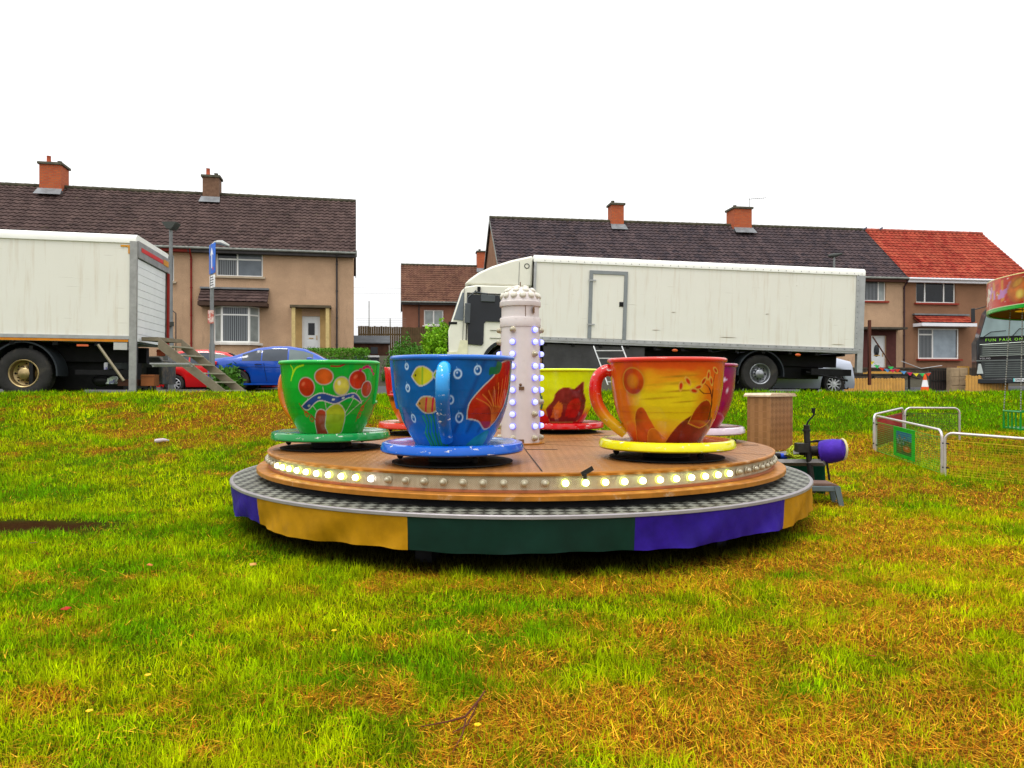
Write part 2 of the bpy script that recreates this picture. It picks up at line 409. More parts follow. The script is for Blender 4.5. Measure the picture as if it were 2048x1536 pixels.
dk=MB(); dk.lathe([(0,.74),(2.60,.735)],n); dk.build('deck',M_deck,ride)
MB().lathe([(2.60,.7352),(2.618,.732),(2.622,.722),(2.61,.704),(2.592,.702)],n).build('deck_edge',M_edge,ride)
MB().lathe([(2.59,.702),(2.592,.602)],n).build('bulb_band',M_strip,ride)
MB().lathe([(2.592,.602),(2.612,.600),(2.613,.582),(2.60,.58)],n).build('band_trim',mat('copper_trim',(.33,.11,.05),.4,.3,var=.3),ride)
MB().lathe([(2.60,.5795),(2.712,.578),(2.718,.572),(2.718,.538),(2.70,.533),(2.2,.50)],n).build('kick_rim',M_edge,ride)
MB().lathe([(2.63,.476),(2.60,.536)],96).build('gap_shade_ring',M_black,ride)  # black ring added as the shade between platform and kick rim
gp=MB()       # dark slots and plate joints in the deck
for (px,py,L_) in ((680,901,80),(1083,899,64),(1210,871,50),(1500,890,34),(1010,866,30)):
    d=(.74-EYE)/(-(py-HY)/F); x=X(px,d)-RX; y=d-RY; hw=L_/F*d/2
    gp.box(x-hw,x+hw,y-.012,y+.012,.7405,.7425)
for a in (-87,-30,28,90,150,210):
    gp.box(.3,2.58,-.004,.004,.7405,.7415,Matrix.Rotation(R(a),4,'Z'))
gp.build('plate_joint',M_black,ride)
# skirt panels (angles on the front of the drum; -90 = towards the camera)
def px_ang(px,r):
    lo,hi=-179.0,-1.0
    f=lambda a: CX+F*(RX+r*math.cos(R(a)))/(RY+r*math.sin(R(a)))
    # angle range where the front is visible: monotone between the tangent points
    a0,a1=-159,-21
    for _ in range(50):
        m=(a0+a1)/2
        if f(m)<px: a0=m
        else: a1=m
    return a0
C_PUR=(.022,.006,.22); C_YEL=(.37,.18,.001); C_GRN=(.001,.022,.014)
M_pur=mat('purple_skirt_cloth',C_PUR,.6,var=.4,scale=3,bump=.2,bscale=300,dirt=(.02,.012,.10),dscale=3,dth=.66)
M_yel=mat('yellow_skirt_cloth',C_YEL,.65,var=.28,scale=3,bump=.2,bscale=300,dirt=(.30,.15,.01),dscale=3,dth=.66)
M_grn=mat('green_skirt_cloth',C_GRN,.7,var=.25,scale=4,bump=.2,bscale=300,spec=.2)
cuts=[-300,-262,-224,px_ang(463,2.96)-32,px_ang(511,2.96),px_ang(813,2.96),px_ang(1272,2.96),px_ang(1572,2.96),px_ang(1572,2.96)+38,px_ang(1572,2.96)+74,60]
cols_=[M_yel,M_grn,M_grn,M_pur,M_yel,M_grn,M_pur,M_yel,M_grn,M_pur]
for i in range(len(cuts)-1):
    a0,a1=cuts[i],cuts[i+1]; m=MB(); k=max(8,int((a1-a0)*1.6)); vs=[];rows=9
    calm=.25 if cols_[i] is M_grn else 1
    for j in range(k+1):
        a=a0+(a1-a0)*j/k; e=min(1,min(j,k-j)/3+.3)
        bot=.205+.008*math.sin(a*.21)+.003*math.sin(a*.9+1)+(.03*math.exp(-((a+143)/6)**2))
        for q in range(rows):
            u=q/(rows-1); w=u*calm*e*(.018*math.sin(a*.30+2.5*u)+.010*math.sin(a*.71+4*u+i)+.004*math.sin(a*1.9-5*u))+.002*math.sin(q*3+a)
            r=2.95+w-.02*u
            vs.append((r*math.cos(R(a)),r*math.sin(R(a)),.448+(bot-.448)*u))
    fs=[(j*rows+q,j*rows+q+1,(j+1)*rows+q+1,(j+1)*rows+q) for j in range(k) for q in range(rows-1)]
    m.add(vs,fs,True); m.build('skirt_panel',cols_[i],ride)
# bulbs
M_wh0=mat('cap_ring',(.5,.46,.40),.4)
def bulb_mesh(name,mats,r=.0255):
    m=MB(); m.m=1; m.lathe([(r*1.12,0),(r*1.15,.008),(r*.95,.012)],14,axis='y')
    m.m=0; m.lathe([(r*.95,.010),(r*.98,.022),(r*.8,.037),(r*.45,.045),(0,.048)],14,axis='y')
    o=m.build(name,mats); me=o.data; bpy.data.objects.remove(o); return me
B_off=bulb_mesh('bulb',[M_glass_off,M_ring]); B_lit=bulb_mesh('bulb',[M_lit,M_litg]); B_lit2=bulb_mesh('bulb',[M_lit2,M_litg])
B_bl=bulb_mesh('bulb',[M_blue,M_bhalo],.030); B_of2=bulb_mesh('bulb',[M_glass_off,M_ring],.030); B_cap=bulb_mesh('bulb',[mat('pale_cap_lens',(.60,.57,.48),.15,coat=.8),M_wh0],.030); B_w=bulb_mesh('bulb',[M_litw,M_ring])
def put_bulb(me,parent,c,ang,z,r,tilt=0):
    o=bpy.data.objects.new('bulb',me); col.objects.link(o); o.parent=parent
    o.location=(c[0]+r*math.cos(R(ang)),c[1]+r*math.sin(R(ang)),z); o.rotation_euler=(R(tilt),0,R(ang-90)); return o
a=-188.0; k=0
lastlit=None
while a<8:
    px=CX+F*(RX+2.59*math.cos(R(a)))/(RY+2.59*math.sin(R(a)))
    front = -162<a<-18
    me=B_off
    if front and 555<px<730: me=B_lit if k%4 else B_lit2
    elif front and 735<px<765: me=B_w
    elif front and 1128<px<1468: me=B_lit if k%3 else B_lit2
    o=put_bulb(me,ride,(0,0),a,.652,2.594); o.rotation_euler=(0,0,R(a-90))
    a+=3.38; k+=1
bk=MB(); bk.box(-.05,.05,-.003,.003,-.01,.025,Matrix.Rotation(R(-28),4,'Y')); bk.box(-.03,-.01,-.012,.012,-.05,-.01)
o=bk.build('latch_plate',M_dark,ride); aa=px_ang(1175,2.63); o.location=(2.635*math.cos(R(aa)),2.635*math.sin(R(aa)),.735); o.rotation_euler=(0,0,R(aa+90))

# ---------------------------------------------------------------- centre column
cl=empty('light_column',(RX,RY,.742),(0,0,0),'white riveted steel column with rows of blue bulbs in the middle of the ride deck','light column')
M_wh=mat('old_white_enamel',(.60,.545,.53),.45,0,var=.06,scale=7,bump=.05,coat=.3,dirt=(.30,.16,.09),dscale=16,dth=.74)
m=MB(); m.lathe([(.213,.0),(.213,1.30)],48); m.build('tube',M_wh,cl)
m=MB(); m.lathe([(.205,1.30),(.205,1.52)],48); m.build('neck',M_wh,cl)
bm=MB(); bm.lathe([(.205,1.255),(.220,1.256),(.222,1.262),(.222,1.352),(.219,1.358),(.205,1.36)],48)
for k in range(14):
    for zz in (1.275,1.34): bm.ball((.222*math.cos(k*.449),.222*math.sin(k*.449),zz),.005,6)
bm.build('collar',M_wh,cl)
bm=MB(); bm.lathe([(.205,1.475),(.222,1.478),(.224,1.484),(.224,1.528),(.215,1.536),(.2,1.538)],48)
bm.build('collar',M_wh,cl)
m=MB(); m.lathe([(.214,1.535),(.208,1.57),(.19,1.61),(.155,1.65),(.10,1.677),(.05,1.687),(0,1.69)],48); dome=m.build('dome',M_wh,cl)
sl=MB(); sl.box(-.003,.003,-.2085,-.202,1.362,1.474,Matrix.Rotation(R(15),4,'Z')); sl.box(.13,.15,-.2,-.15,1.40,1.46)
sl.box(-.03,.03,-.2155,-.21,.01,.055,Matrix.Rotation(R(2),4,'Z')); sl.box(-.028,.028,-.222,-.21,.58,.615,Matrix.Rotation(R(3),4,'Z')); sl.ball((.0,-.215,.635),.016,8)
sl.box(-.006,.006,-.006,.006,1.69,1.75)
sl.build('lock_plate',mat('rusty_lock',(.16,.09,.05),.6,.5,var=.4),cl)
m=MB(); m.lathe([(.213,0),(.27,0.001),(.27,.012),(.213,.014)],32); m.build('base_flange',M_edge,cl)
rb=random.Random(5)
for ai,an in enumerate((-90-84,-90-22,-90+43,-90+80,60,100)):
    for k in range(10):
        if ai==5 : continue
        lit=rb.random()<(.62 if ai!=3 else .95)
        o=put_bulb(B_bl if lit else B_of2,cl,(0,0),an,.065+.1285*k,.213)
for row,(nn,ph) in enumerate(((13,0),(9,12),(5,30))):
    th=[18,45,68][row]
    for k in range(nn):
        an=360/nn*k+ph; rr=.205*math.cos(R(th)); zz=1.548+.14*math.sin(R(th))
        o=bpy.data.objects.new('cap_bulb',B_cap); col.objects.link(o); o.parent=cl
        o.location=(rr*math.cos(R(an)),rr*math.sin(R(an)),zz)
        nrm=Vector((math.cos(R(an))*math.cos(R(th)),math.sin(R(an))*math.cos(R(th)),math.sin(R(th))+.1)); o.rotation_euler=nrm.to_track_quat('Y','Z').to_euler(); o.scale=(1.15,.6,1.15)

# ---------------------------------------------------------------- the six cups
PROF=[(.308,0),(.325,.03),(.368,.10),(.418,.20),(.452,.31),(.478,.45),(.491,.60),(.499,.70)]
def prof_r(z): return np.interp(z,[p[1] for p in PROF],[p[0] for p in PROF])
class Paint:
    """paints flat motifs on a surface given its own metric coordinates u (around) and v (up)"""
    def __init__(s,u,v,base): s.u=u; s.v=v; s.c=np.array(base,float)*np.ones((len(u),3)) if np.ndim(base)==1 else base.copy()
    def put(s,k,c): k=np.clip(k,0,1)[:,None]*np.ones((1,3)); s.c=s.c*(1-k)+np.array(c,float)*k
    def ell(s,u0,v0,a,b,c,rot=0,soft=.06,line=None,lw=.006):
        ca,sa=math.cos(R(rot)),math.sin(R(rot)); x=(s.u-u0)*ca+(s.v-v0)*sa; y=-(s.u-u0)*sa+(s.v-v0)*ca
        d=np.sqrt((x/a)**2+(y/b)**2)
        if line is not None: s.put((1+lw/min(a,b)*1.6-d)/soft,line)
        if soft<.5: s.put((1.35-d)/.5*.45,np.array(c)*.12)
        s.put((1-d)/soft,c); s.put(np.clip((1-d)/soft,0,1)*np.clip(.75-1.1*fbm(s.u*1.0+3,s.v,9,3)+.25*d,0,.6),np.array(c)*.25); return d
    def ring(s,u0,v0,r,w,c,k=1.0):
        d=np.abs(np.sqrt((s.u-u0)**2+((s.v-v0)*.85)**2)-r); s.put(k*np.clip(1-d/w,0,1),c)
    def stroke(s,pts,w,c,soft=.3):
        d=np.full(len(s.u),9.)
        for i in range(len(pts)-1):
            ax,ay=pts[i][:2]; bx,by=pts[i+1][:2]; dx,dy=bx-ax,by-ay; L2=dx*dx+dy*dy+1e-9
            tt=np.clip(((s.u-ax)*dx+(s.v-ay)*dy)/L2,0,1); ww=w if not isinstance(w,(list,tuple)) else w[i]+(w[i+1]-w[i])*tt
            d=np.minimum(d,np.sqrt((s.u-ax-tt*dx)**2+(s.v-ay-tt*dy)**2)/ww)
        s.put((1-d)/soft,c)
    def poly(s,pts,c,line=None,lw=.006):
        ins=np.zeros(len(s.u),bool); j=len(pts)-1
        for i in range(len(pts)):
            xi,yi=pts[i]; xj,yj=pts[j]
            cnd=((yi>s.v)!=(yj>s.v))&(s.u<(xj-xi)*(s.v-yi)/(yj-yi+1e-12)+xi); ins^=cnd; j=i
        s.put(ins.astype(float),c); s.put(ins*np.clip(1.0-1.6*fbm(s.u+7,s.v+1,7,3),0,.65),np.array(c)*.22); s.put(ins*np.clip(1.9*fbm(s.u+2,s.v+5,6,3)-1.05,0,.5),np.minimum(1,np.array(c)*1.7+.03))
        if line is not None: s.stroke(list(pts)+[pts[0]],lw,line)
def curve(pts,n=8):
    """Catmull-Rom through 2-D points"""
    out=[]; p=[pts[0]]+list(pts)+[pts[-1]]
    for i in range(1,len(p)-2):
        for k in range(n):
            t_=k/n; q=[]
            for d in (0,1):
                a,b,c,e=p[i-1][d],p[i][d],p[i+1][d],p[i+2][d]
                q.append(.5*((2*b)+(-a+c)*t_+(2*a-5*b+4*c-e)*t_*t_+(-a+3*b-3*c+e)*t_**3))
            out.append(tuple(q))
    out.append(tuple(pts[-1])); return out
LINE=(.45,.42,.38)
def art_green(u,v):
    p=Paint(u,v,(.004,.33,.022)); p.c*= (.80+.4*fbm(u+3,v,4,3))[:,None]
    RED=(.52,.03,.008)
    for q in ((-.25,.42),(.27,.50),(-.08,.53),(.10,.42),(.36,.40)): p.stroke(curve([(q[0],q[1]-.07),(q[0]*.6,.22),(.0,.02)]),.0035,(.45,.42,.38))
    p.poly(curve([(-.14,.0),(-.12,.14),(-.03,.26),(.07,.30),(.15,.22),(.16,.08),(.12,.0),(-.14,.0)]),(.36,.42,.008),LINE); p.poly(curve([(-.22,.0),(-.20,.14),(-.14,.24),(-.06,.22),(-.08,.08),(-.06,.0),(-.22,.0)]),(.35,.03,.01),LINE)
    p.poly(curve([(-.34,.27),(-.26,.24),(-.12,.33),(.04,.30),(.20,.36),(.34,.30),(.24,.40),(.06,.37),(-.12,.40),(-.34,.27)]),(.015,.05,.22),LINE)
    for q in ((-.24,.28),(-.12,.36),(.02,.34),(.12,.355),(.22,.37)): p.ell(q[0],q[1],.018,.011,(.5,.55,.5),20)
    p.ell(-.25,.46,.085,.09,RED,line=LINE); p.ell(-.28,.49,.03,.02,(.7,.12,.05),40,.5)
    p.ell(-.07,.56,.085,.075,(.55,.09,.01),line=LINE); p.ell(.10,.47,.075,.085,(.62,.55,.06),line=LINE); p.ell(.075,.50,.02,.03,(.75,.7,.4),0,.5)
    p.ell(.27,.53,.095,.09,RED,line=LINE); p.ell(.24,.56,.03,.02,(.7,.12,.05),40,.5); p.ell(.39,.44,.07,.075,(.45,.05,.01),line=LINE)
    p.stroke(curve([(.0,.66),(.08,.66),(.14,.69),(.22,.70)]),.010,(.30,.01,.01)); 
    p.stroke(curve([(.28,.62),(.34,.65),(.38,.66),(.43,.64),(.48,.59)]),[.008,.012,.02,.012,.006]*7,(.42,.005,.10))
    p.stroke(curve([(-.42,.56),(-.36,.64),(-.27,.67)]),.010,(.35,.6,.01)); p.stroke(curve([(-.44,.52),(-.40,.62),(-.43,.67)]),.007,(.35,.6,.01))
    for pts in ([(-.36,.30),(-.30,.22),(-.22,.18),(-.16,.08),(-.13,.0)],[(.46,.36),(.38,.28),(.33,.2),(.33,.12)]): p.stroke(curve(pts),.006,(.30,.01,.01))
    for q in ((-.29,.2),(-.24,.15),(.37,.25),(.35,.18)): p.ring(q[0],q[1],.02,.01,(.5,.01,.01))
    return p.c
def art_blue(u,v):
    p=Paint(u,v,(.002,.095,.34)); f=fbm(u+1.5*v,v-u,3,4); p.c*=(.45+1.05*f)[:,None]
    p.put(np.clip((.28-v)*1.6,0,.6),(.006,.12,.50))
    for k in range(3): p.stroke([(.02+.13*k,.12),(.26+.13*k,.68)],.03,(.003,.045,.20),1.2)
    # green weed, orange sponge and two plain stripy fish (left)
    for k in range(7): p.stroke(curve([(-.28+.035*k,.0),(-.30+.04*k,.10),(-.26+.03*k,.17+.02*(k%3)),(-.28+.035*k,.24+.02*(k%2))]),[.016]*9+[.008]*30,(.004,.17,.05) if k%2 else (.006,.24,.09))
    p.poly(curve([(-.33,.33),(-.26,.27),(-.17,.27),(-.10,.33),(-.17,.39),(-.26,.39),(-.33,.33)]),(.50,.22,.05),LINE); p.poly([(-.11,.33),(-.06,.38),(-.07,.33),(-.06,.28)],(.50,.01,.05),LINE); p.stroke([(-.24,.28),(-.22,.38)],.010,(.50,.01,.05)); p.stroke([(-.18,.28),(-.16,.38)],.010,(.50,.01,.05)); p.ell(-.29,.34,.008,.009,(.01,.01,.01))
    p.poly(curve([(-.35,.55),(-.28,.48),(-.20,.50),(-.15,.56),(-.21,.62),(-.29,.62),(-.35,.55)]),(.55,.50,.02),LINE); p.poly([(-.16,.56),(-.09,.64),(-.11,.56),(-.10,.49)],(.22,.35,.02),LINE); p.stroke([(-.25,.49),(-.24,.62)],.009,(.22,.35,.02)); p.ell(-.31,.56,.008,.010,(.01,.01,.01))
    # red coral fan (right)
    p.poly(curve([(.13,.22),(.14,.34),(.24,.46),(.36,.56),(.44,.66),(.62,.66),(.60,.4),(.48,.2),(.36,.13),(.24,.20),(.13,.22)]),(.42,.012,.006),LINE)
    for k in range(8): p.stroke(curve([(.42,.14),(.36+.02*k,.30),(.20+.055*k,.38+.03*k)]),.005,(.60,.16,.03),.6)
    p.poly(curve([(.30,.56),(.31,.62),(.37,.63),(.39,.67),(.45,.65),(.42,.58),(.36,.57),(.30,.56)]),(.004,.12,.05))
    p.poly(curve([(.16,.0),(.26,.07),(.42,.12),(.44,.0),(.16,.0)]),(.006,.22,.28))
    for q,k in (((-.40,.63),.018),((-.405,.46),.022),((-.40,.22),.025),((.04,.57),.028),((.20,.60),.027),((-.02,.37),.026),((.06,.23),.030)):
        p.ring(q[0],q[1],k,.009,(.55,.72,.9)); p.ell(q[0]-k*.2,q[1]+k*.35,k*.35,k*.4,(.6,.75,.95),0,.7); p.stroke([(q[0],q[1]+k),(q[0]-.01,q[1]+k+.025)],.004,(.2,.45,.8),1)
    return p.c
def art_sunset(u,v):
    p=Paint(u,v,(.66,.50,.010))
    f=fbm(u*1.0,v*3,3,4)
    p.put(np.clip((v+.20*(f-.5)-.42)*5,0,1),(.60,.10,.008)); p.put(np.clip((v+.1*(f-.5)-.60)*8,0,1),(.62,.022,.006))
    p.put(np.clip((.22-v+.2*(f-.5)+.0*u)*5,0,1)*np.clip((.2-u)*3,0,1),(.55,.17,.008))
    p.put(np.clip((np.abs(u+.0)-.22)*5,0,.85),(.60,.075,.006)); p.put(np.clip((.10-v)*10,0,.8),(.50,.04,.006))
    for k,(a,b,w,h) in enumerate(((.05,.50,.26,.016),(.12,.44,.20,.012),(-.05,.38,.22,.013),(.1,.56,.2,.012),(.16,.35,.15,.01))): p.ell(a,b,w,h,(.42,.20,.01) if k%2 else (.5,.30,.01),4,.9)
    # low sun, dark red hills with pale ridge lines, bare branches and a flight of orange leaves
    p.ell(-.30,.52,.11,.11,(.56,.07,.006),line=(.6,.28,.03)); p.ell(-.30,.52,.07,.07,(.62,.20,.01),0,.5)
    p.poly(curve([(-.45,.0),(-.36,.12),(-.30,.26),(-.22,.30),(-.16,.20),(-.10,.10),(.02,.0),(-.45,.0)]),(.52,.085,.008),(.6,.28,.03),.003)
    p.poly(curve([(-.26,.0),(-.20,.10),(-.12,.12),(-.04,.06),(.06,.0),(-.26,.0)]),(.55,.17,.01),(.6,.3,.03),.003)
    p.poly(curve([(-.02,.0),(.06,.09),(.15,.18),(.28,.25),(.44,.26),(.60,.16),(.60,.0),(-.02,.0)]),(.16,.008,.004),(.52,.22,.02),.004)
    p.poly(curve([(.22,.17),(.28,.30),(.36,.36),(.44,.34),(.52,.20),(.40,.13),(.22,.17)]),(.36,.035,.006),(.55,.30,.02),.004)
    p.stroke(curve([(.48,.20),(.46,.36),(.40,.46),(.34,.50)]),[.012]*8+[.008]*9+[.004]*20,(.08,.01,.006)); p.stroke(curve([(.46,.36),(.45,.50),(.47,.60)]),[.009]*6+[.004]*20,(.08,.01,.006)); p.stroke(curve([(.43,.42),(.34,.42),(.28,.46)]),.005,(.08,.01,.006))
    for q in ((.33,.52),(.28,.47),(.42,.52),(.47,.61),(.38,.57),(.24,.44),(.18,.52),(.12,.48)): p.ell(q[0],q[1],.026,.012,(.55,.03,.008),35*q[0]*20,line=(.6,.3,.04))
    return p.c
def art_yellow(u,v):
    p=Paint(u,v,(.62,.72,.004)); p.c*=(.85+.3*fbm(u,v,4,3))[:,None]
    p.put(np.clip((.22-v)*9,0,1),(.60,.012,.006))
    p.poly(curve([(-.20,.02),(-.22,.18),(-.10,.30),(-.04,.42),(.08,.48),(.20,.46),(.33,.55),(.35,.42),(.42,.28),(.38,.04),(-.20,.02)]),(.20,.015,.012),(.45,.2,.05),.004)
    p.poly(curve([(.10,.10),(.12,.26),(.26,.34),(.34,.22),(.28,.08),(.10,.10)]),(.45,.012,.006))
    p.poly(curve([(-.16,.08),(-.04,.28),(.04,.24),(.0,.08),(-.16,.08)]),(.60,.16,.01))
    p.stroke(curve([(-.36,.28),(-.30,.40),(-.26,.30),(-.3,.2)]),.02,(.01,.1,.12))
    return p.c
def art_orange(u,v):
    p=Paint(u,v,(.55,.02,.008)); p.put(np.clip((.40-v)*30,0,1),(.12,.006,.006)); p.put(np.clip((.30-v+.0*u)*30,0,1),(.62,.15,.01)); 
    p.stroke([(-1.5,.40),(1.5,.40)],.006,(.4,.3,.3)); p.c*=(.8+.4*fbm(u,v,5,3))[:,None]; return p.c
def art_purple(u,v):
    p=Paint(u,v,(.30,.004,.06)); p.put(np.clip((v-.5)*6,0,1),(.22,.004,.12)); p.put(np.clip((.25-v)*6,0,1),(.36,.006,.02))
    for q in ((.40,.54),(-.1,.5),(.2,.6),(.47,.42)): p.ring(q[0],q[1],.0,.03,(.9,.8,1)); p.stroke([(q[0]-.05,q[1]),(q[0]+.05,q[1])],.003,(.8,.7,1),1); p.stroke([(q[0],q[1]-.05),(q[0],q[1]+.05)],.003,(.8,.7,1),1)
    return p.c
def make_cup(label, ang, zb, art, rimc, saucerc, saucer_top, handle, opening, handc=None, dense=True, sart=None, tilt=(0,0), inner=None):
    x=RX+2.0*math.cos(R(ang)); y=RY+2.0*math.sin(R(ang))
    e=empty('teacup',(x,y,.742),(R(tilt[0]),R(tilt[1]),0),label,'teacup','teacups standing round the ride deck')
    view=math.degrees(math.atan2(-y,-x))          # direction facing the photographer
    zf=zb                                          # foot of the cup above the deck
    # body
    H=.70; nv=110 if dense else 40
    zs=np.linspace(0,H,nv)
    if dense: th=np.concatenate([np.linspace(view-112,view+112,420),np.linspace(view+112,view+248,60)[1:-1]])
    else: th=np.linspace(view-180,view+180,181)[:-1]
    n_=len(th); TH,ZZ=np.meshgrid(th,zs,indexing='ij'); r=prof_r(ZZ)
    V=np.stack([r*np.cos(np.radians(TH)),r*np.sin(np.radians(TH)),ZZ+zf],-1).reshape(-1,3)
    oc,ow,ob=opening        # centre angle relative to view, half width, bottom height
    rel=((th-view-oc+180)%360)-180
    fs=[]
    for i in range(n_):
        j=(i+1)%n_
        op=abs(rel[i])<ow and abs(rel[j])<ow
        for k in range(nv-1):
            if op and zs[k]>=ob: continue
            fs.append((i*nv+k,j*nv+k,j*nv+k+1,i*nv+k+1))
    m=MB(); m.add(V.tolist(),fs,True)
    sh=m.build('bowl',vcol('cup_paint_'+label.split()[0],.22,.7,wear=None),e,auto=False)
    U=(((TH.ravel()-view+180)%360)-180)*math.pi/180*.49
    setcol(sh,np.clip(art(U,ZZ.ravel()),0,1))
    so_=sh.modifiers.new('wall','SOLIDIFY'); so_.thickness=.028; so_.offset=-1
    # rim following the edge and the doorway
    a0=view+oc+ow; a1=view+oc-ow+360; pts=[]
    def pt(a,z,dr=0): rr=float(prof_r(z))+dr; return (rr*math.cos(R(a)),rr*math.sin(R(a)),z+zf)
    zz=ob
    for k in range(60): pts.append(pt(a0+(a1-a0)*k/59,H))
    down=[pt(a1,H-(H-ob)*k/8) for k in range(1,9)]; bot=[pt(a1+(a0+360-a1)*k/10,ob) for k in range(1,10)]; upp=[pt(a0,ob+(H-ob)*k/8) for k in range(0,8)]
    rm=MB(); rm.tube(pts+down+bot+upp,.020,10,closed=True); rm.build('rim',mat('rim_'+label.split()[0],rimc,.25,0,var=.1,coat=.7,dirt=tuple(min(1,k*.5+.3) for k in rimc),dscale=20,dth=.76),e)
    # inside: floor, bench seat, steering disc
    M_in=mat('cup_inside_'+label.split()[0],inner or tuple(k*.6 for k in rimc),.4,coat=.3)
    MB().lathe([(0,zf+.06),(.33,zf+.06)],32).build('floor_plate',M_in,e)
    st=MB(); st.lathe([(.44,zf+.26),(.28,zf+.27),(.27,zf+.25),(.27,zf+.07)],40,a0=a0+14,a1=a1-14); st.build('bench',M_in,e)
    wh=MB(); wh.lathe([(.03,zf+.06),(.03,zf+.40)],12); wh.tube([(.15*math.cos(k*math.pi/12),.15*math.sin(k*math.pi/12),zf+.42) for k in range(24)],.012,6,closed=True)
    for k in range(3): wh.tube([(0,0,zf+.41),(.15*math.cos(k*2.09),.15*math.sin(k*2.09),zf+.42)],.01,6)
    wh.build('steering_wheel',M_alu,e)
    # saucer
    ns=240 if dense else 96; sp=[(.0,zf+.004),(.30,zf+.002),(.44,zf+.0),(.52,zf+.012),(.555,zf+.018),(.580,zf+.008),(.592,zf-.024),(.592,zf-.050),(.580,zf-.064),(.55,zf-.066),(.4,zf-.062),(.0,zf-.060)]
    m=MB(); m.lathe(sp,ns,a0=view-180,a1=view+180); sc_=m.build('saucer',vcol('saucer_paint_'+label.split()[0],.2,.8,wear=(.75,.75,.72)),e)
    k=len(sp); aa=np.repeat((np.arange(ns)/ns*360-180),k); idx=np.tile(np.arange(k),ns)
    base=np.where((idx[:,None]<=3),np.array(saucer_top)[None,:],np.array(saucerc)[None,:])
    base=np.where((idx[:,None]>=8),np.array([.01,.01,.01])[None,:],base)
    if sart is not None: base=sart(aa,idx,base)
    setcol(sc_,base)
    m=MB(); m.lathe([(0,.0),(.20,.0),(.20,zf-.062),(0,zf-.062)],32); m.lathe([(0,.012),(.5,.012),(.5,.002),(0,.002)],40)  # wide flat black disc stands in for the shadow under the saucer
    for q in range(3): m.ball((.44*math.cos(q*2.1+1),.44*math.sin(q*2.1+1),.05),.03,8)
    m.build('turntable_and_shade_disc',M_black,e)
    if handle is not None:
        ah=R(view+handle); d=Vector((math.cos(ah),math.sin(ah),0)); up=Vector((0,0,1))
        hp=curve([(.455,.60),(.53,.615),(.605,.55),(.625,.43),(.60,.31),(.53,.20),(.44,.12),(.36,.06)],6)
        rads=[.052]*len(hp)
        for q in range(len(hp)): rads[q]=.056-.010*abs(q/len(hp)-.4)
        hm=MB(); hm.tube([d*a_+up*(b_+zf) for a_,b_ in hp],rads,18)
        ho=hm.build('handle',vcol('handle_paint_'+label.split()[0],.2,.8,wear=(.8,.75,.72)),e)
        co=np.array([v_.co for v_ in ho.data.vertices]); h_=(co[:,2]-zf)/.65
        if handc is None: hc=np.array(rimc)[None,:]*np.ones((len(co),1))
        else: hc=handc(h_)
        setcol(ho,hc)
    return e
def s_blue(aa,idx,b):
    return b
grad=lambda h: np.stack([np.full(len(h),.62),np.interp(h,[0,.25,.45,.7],[.46,.36,.10,.012]),np.full(len(h),.008)],1)
make_cup('green teacup on a darker green saucer at the left of the deck',-164.5,.155,art_green,(.006,.40,.05),(.008,.26,.06),(.02,.30,.08),-128,(62+40,36,.30),handc=lambda h:np.array([[.6,.16,.01]])*np.ones((len(h),1)))
make_cup('blue teacup painted with bubbles and coral on a glossy blue saucer',-107,.155,art_blue,(.008,.12,.50),(.006,.115,.60),(.02,.20,.62),-7,(-122,34,.30),handc=lambda h:np.stack([np.full(len(h),.012),np.interp(h,[0,.3,.55,.9],[.16,.10,.10,.36]),np.interp(h,[0,.3,.55,.9],[.55,.36,.34,.85])],1))
make_cup('orange and red sunset teacup on a bright yellow saucer',-50.5,.150,art_sunset,(.60,.028,.010),(.80,.75,.006),(.60,.22,.03),-83,(150,34,.30),handc=grad)
make_cup('red cup with an orange foot and white doorway, behind the blue teacup',128,.14,art_orange,(.52,.012,.008),(.62,.035,.008),(.62,.16,.02),None,(-45,30,.36),dense=False,inner=(.75,.72,.70))
make_cup('yellow teacup with a red foot on a red saucer, behind the white column',74,.12,art_yellow,(.62,.75,.006),(.55,.008,.010),(.45,.01,.01),None,(118,34,.30),dense=False)
make_cup('purple teacup on a pale saucer, half hidden behind the sunset teacup',12,.15,art_purple,(.28,.004,.07),(.62,.52,.60),(.30,.01,.05),None,(-140,34,.30),dense=False)

# ---------------------------------------------------------------- beside the ride (right)
YB=12.6; bz=G(X(1533,YB),YB)
M_box=checker('brown_tread_plate',(.40,.19,.075),.45,.3,cell=.10,lo=.55)
t=NT('box_tread'); v=t.mapping(t.coord(),(13,13,13),(0,R(45),0)); ck=t.n('TexChecker'); t.set(ck.inputs[0],v); ck.inputs['Scale'].default_value=1
cc=t.mix(ck.outputs['Fac'],(.33,.15,.055),(.42,.20,.08)); cc=t.mix(.8,cc,t.ramp(t.noise(t.coord(),3,6,.7),[(.3,(.6,.6,.6)),(.7,(1,1,1))]),'MULTIPLY'); t.bump(ck.outputs['Fac'],.6,.005); M_box=t.fin(cc,.4,.3)
bx=empty('control_box',(X(1540,YB),YB,bz),(0,0,R(38)),'tall brown tread plate box with an overhanging lid, standing behind the ride','box')
m=MB(); m.box(-.33,.33,-.22,.22,0,.90); m.build('cabinet',M_box,bx,bevel=.006)
m=MB(); m.box(-.37,.37,-.26,.26,.90,.925); m.prism([(-.37,.925),(.37,.925),(.34,.955),(-.34,.955)],-.25,.25); m.build('lid',mat('lid_metal',(.66,.50,.36),.4,.4,var=.2,scale=10,bump=.3),bx)
YD=8.7
db=empty('trailer_drawbar',(X(1590,YD),YD,0),(0,0,0),'steel trailer drawbar with an upright winding jack at the right of the ride','trailer drawbar')
def L3(px,py,Y): p=P(px,py,Y); return p-db.location
